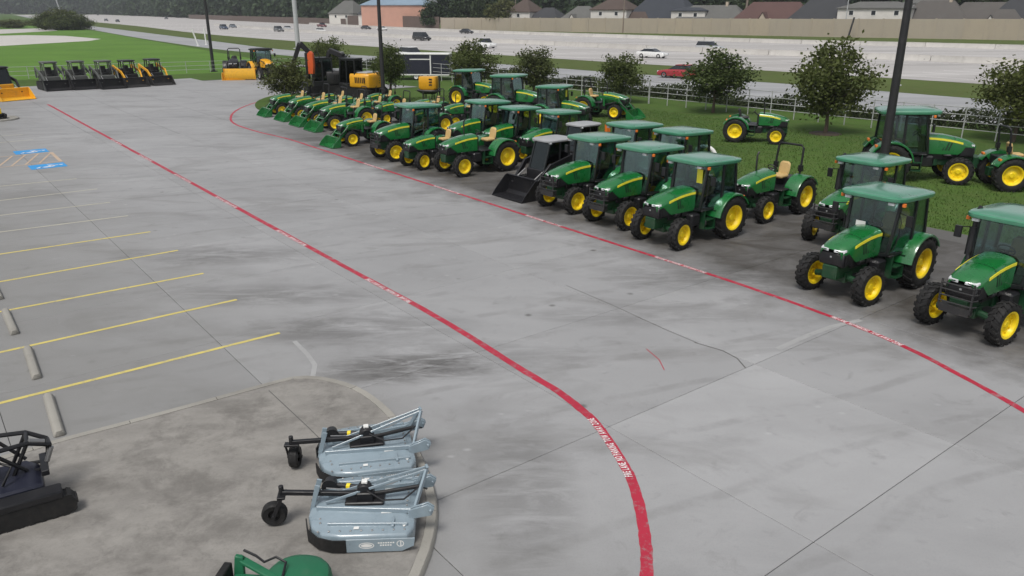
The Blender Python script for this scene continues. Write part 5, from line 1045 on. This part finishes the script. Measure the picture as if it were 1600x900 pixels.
# individual trees above the tan wall
FARC = [crown_mesh('far_crown', 20 + k, 1.0, 1.0, 70, 46, .20, 'leaf_far' if k else 'leaf_olive', .16) for k in range(3)]
def far_tree(label, px, back, top, wpx, k, group='trees behind the tan wall', P=None, low=.08):
    P = P or wallpt(px, back); d = P.length; H = CAM_H + (14 - top) / FPX * d; rx = wpx / 2 / FPX * d
    t = thing('broadleaf_tree', label, 'tree', P, rnd.uniform(0, 6), group); z0 = H * low
    one('trunk', lambda m: m.tube([(0, 0, 0), (0, 0, H * .6)], [.5, .15], 8), 'bark', t)
    c = ob('crown', FARC[k][0], t, (0, 0, (H + z0) / 2)); c.scale = (rx, rx, (H - z0) / 2)
for a in (('bushy green tree leaning over the wall beside the salmon building', 675, 4, 4, 36, 1), ('green tree above the wall, second from the salmon building', 702, 10, -6, 48, 2), ('tall green tree in the middle of those above the wall', 732, 14, -10, 48, 1), ('green tree above the wall with pale gaps beside it', 757, 10, -4, 36, 2), ('rounded olive tree above the wall left of the thin dark pole', 787, 6, 1, 44, 0), ('tall dark tree behind the white gabled house', 1110, 45, -20, 90, 1), ('tall dark tree behind the reddish brown roof', 1190, 40, -16, 90, 2), ('dark tree between the taupe roof and the grey brown roof', 1508, 28, -12, 70, 1), ('dark tree at the right edge behind the last roof', 1585, 26, -14, 60, 2)):
    far_tree(*a)
# the far wood: one mass of crowns behind the freeway and the houses
def wood(name, spots, seed, mat):
    r = random.Random(seed); vs, fs = [], []
    for (x, y, rad, h) in spots:
        for _ in range(150):
            a, zz = r.uniform(0, 2 * PI), r.uniform(.04, 1) ** .8
            rr = rad * (.55 + .5 * math.sin(PI * min(1, zz * .85 + .12))) * r.uniform(.75, 1.08)
            c = Vector((x + rr * math.cos(a), y + rr * math.sin(a), h * zz))
            for _ in range(9):
                o = c + Vector((r.gauss(0, 1), r.gauss(0, 1), r.gauss(0, .8))) * rad * .13
                n = Vector((r.gauss(0, 1), r.gauss(-.4, 1), r.gauss(.5, 1))).normalized(); e = n.orthogonal().normalized(); b = n.cross(e); s = rad * .16 * r.uniform(.6, 1.3)
                i = len(vs); vs += [o - e * s, o + b * s * .7, o + e * s, o - b * s * .7]; fs.append((i, i + 1, i + 2, i + 3))
    me = bpy.data.meshes.new(name); me.from_pydata(vs, [], fs); me.materials.append(MATS[mat]); return ob(name, me, kind='stuff')
r = random.Random(11); spots = []
edge = catmull([Vector((*p, 0)) for p in [(215, 122), (150, 170), (120, 194), (85, 218.5), (40, 252.5), (-25, 302), (-66, 368), (-150, 510), (-345, 800), (-590, 1150), (-900, 1250)]], 8)
se = arc(edge); q = 20
while q < se[-1]:
    p, d = at_arc(edge, se, q); n = Vector((d.y, -d.x, 0)); left = p.x < -64
    for row in range(2):
        off = (9 + 14 * row if left else 52 + 18 * row) + r.uniform(-3, 5)
        sc = 1 + max(0, p.length - 400) / 900
        spots.append((p.x + n.x * off + r.uniform(-3, 3), p.y + n.y * off, r.uniform(5.5, 9) * sc, (r.uniform(10, 17) if left else r.uniform(12, 17)) * sc))
    q += r.uniform(6, 11) * (1 + max(0, p.length - 350) / 400)
wood('far_wood', spots, 5, 'leaf_far')
# low strip of dark leaves behind the roadside fence
def dark_strip():
    r = random.Random(3); vs, fs = [], []
    P = catmull([Vector((*p, 0)) for p in ((-20, 101), (-8, 90), (4, 75), (11.6, 66), (20, 56), (28, 47), (37, 36.5))], 8); s = arc(P); q = 0
    while q < s[-1]:
        p, d = at_arc(P, s, q); n = Vector((d.y, -d.x, 0)); 
        if n.y < 0: n = -n
        hh = .75 + .35 * math.sin(q * .55) + r.uniform(-.15, .2)
        for _ in range(46):
            o = p + n * r.uniform(1.0, 3.0) + Vector((r.uniform(-.3, .3), r.uniform(-.3, .3), 0)) + Vector((0, 0, max(.05, hh) * r.random()))
            nn = Vector((r.gauss(0, 1), r.gauss(0, 1), r.gauss(.4, .7))).normalized(); e = nn.orthogonal().normalized(); b = nn.cross(e); z = r.uniform(.06, .16)
            i = len(vs); vs += [o - e * z, o + b * z * .6, o + e * z, o - b * z * .6]; fs.append((i, i + 1, i + 2, i + 3))
        q += .16
    me = bpy.data.meshes.new('dark_leaves'); me.from_pydata(vs, [], fs); me.materials.append(MATS['leaf_dark']); ob('dark_leaves', me, kind='stuff')
dark_strip()
# grass blades on the near verge
def blades():
    r = random.Random(9); vs, fs = [], []
    n = 0
    while n < 42000:
        u, v = r.uniform(-12, 58), 27.1 + 17 * r.random() ** 1.3; p = uv(u, v)
        if p.y < 20 or p.y > 75 or abs(p.x) > p.y * .72: continue
        n += 1; a = r.uniform(0, 2 * PI); w_, h = r.uniform(.012, .03), r.uniform(.04, .11); l = r.uniform(-.05, .05)
        i = len(vs); vs += [(p.x - w_ * math.cos(a), p.y - w_ * math.sin(a), 0), (p.x + w_ * math.cos(a), p.y + w_ * math.sin(a), 0), (p.x + l, p.y + l * .6, h)]; fs.append((i, i + 1, i + 2))
    me = bpy.data.meshes.new('grass_blades'); me.from_pydata(vs, [], fs); me.materials.append(MATS['blade']); ob('grass_blades', me, kind='stuff')
blades()

# ------------------------------------------------------------------ summer haze
hz = one('haze', lambda m: m.box(-1510, 1510, -70, 2010, -1, 48), 'black', kind='stuff', smooth=0)
hm = bpy.data.materials.new('haze'); hm.use_nodes = True; ht = hm.node_tree; ht.nodes.clear()
ho = ht.nodes.new('ShaderNodeOutputMaterial'); hv = ht.nodes.new('ShaderNodeVolumePrincipled')
hv.inputs['Color'].default_value = (.90, .94, 1.0, 1); hv.inputs['Density'].default_value = .00022; hv.inputs['Anisotropy'].default_value = .2
ht.links.new(hv.outputs[0], ho.inputs['Volume']); hz.data.materials.clear(); hz.data.materials.append(hm)
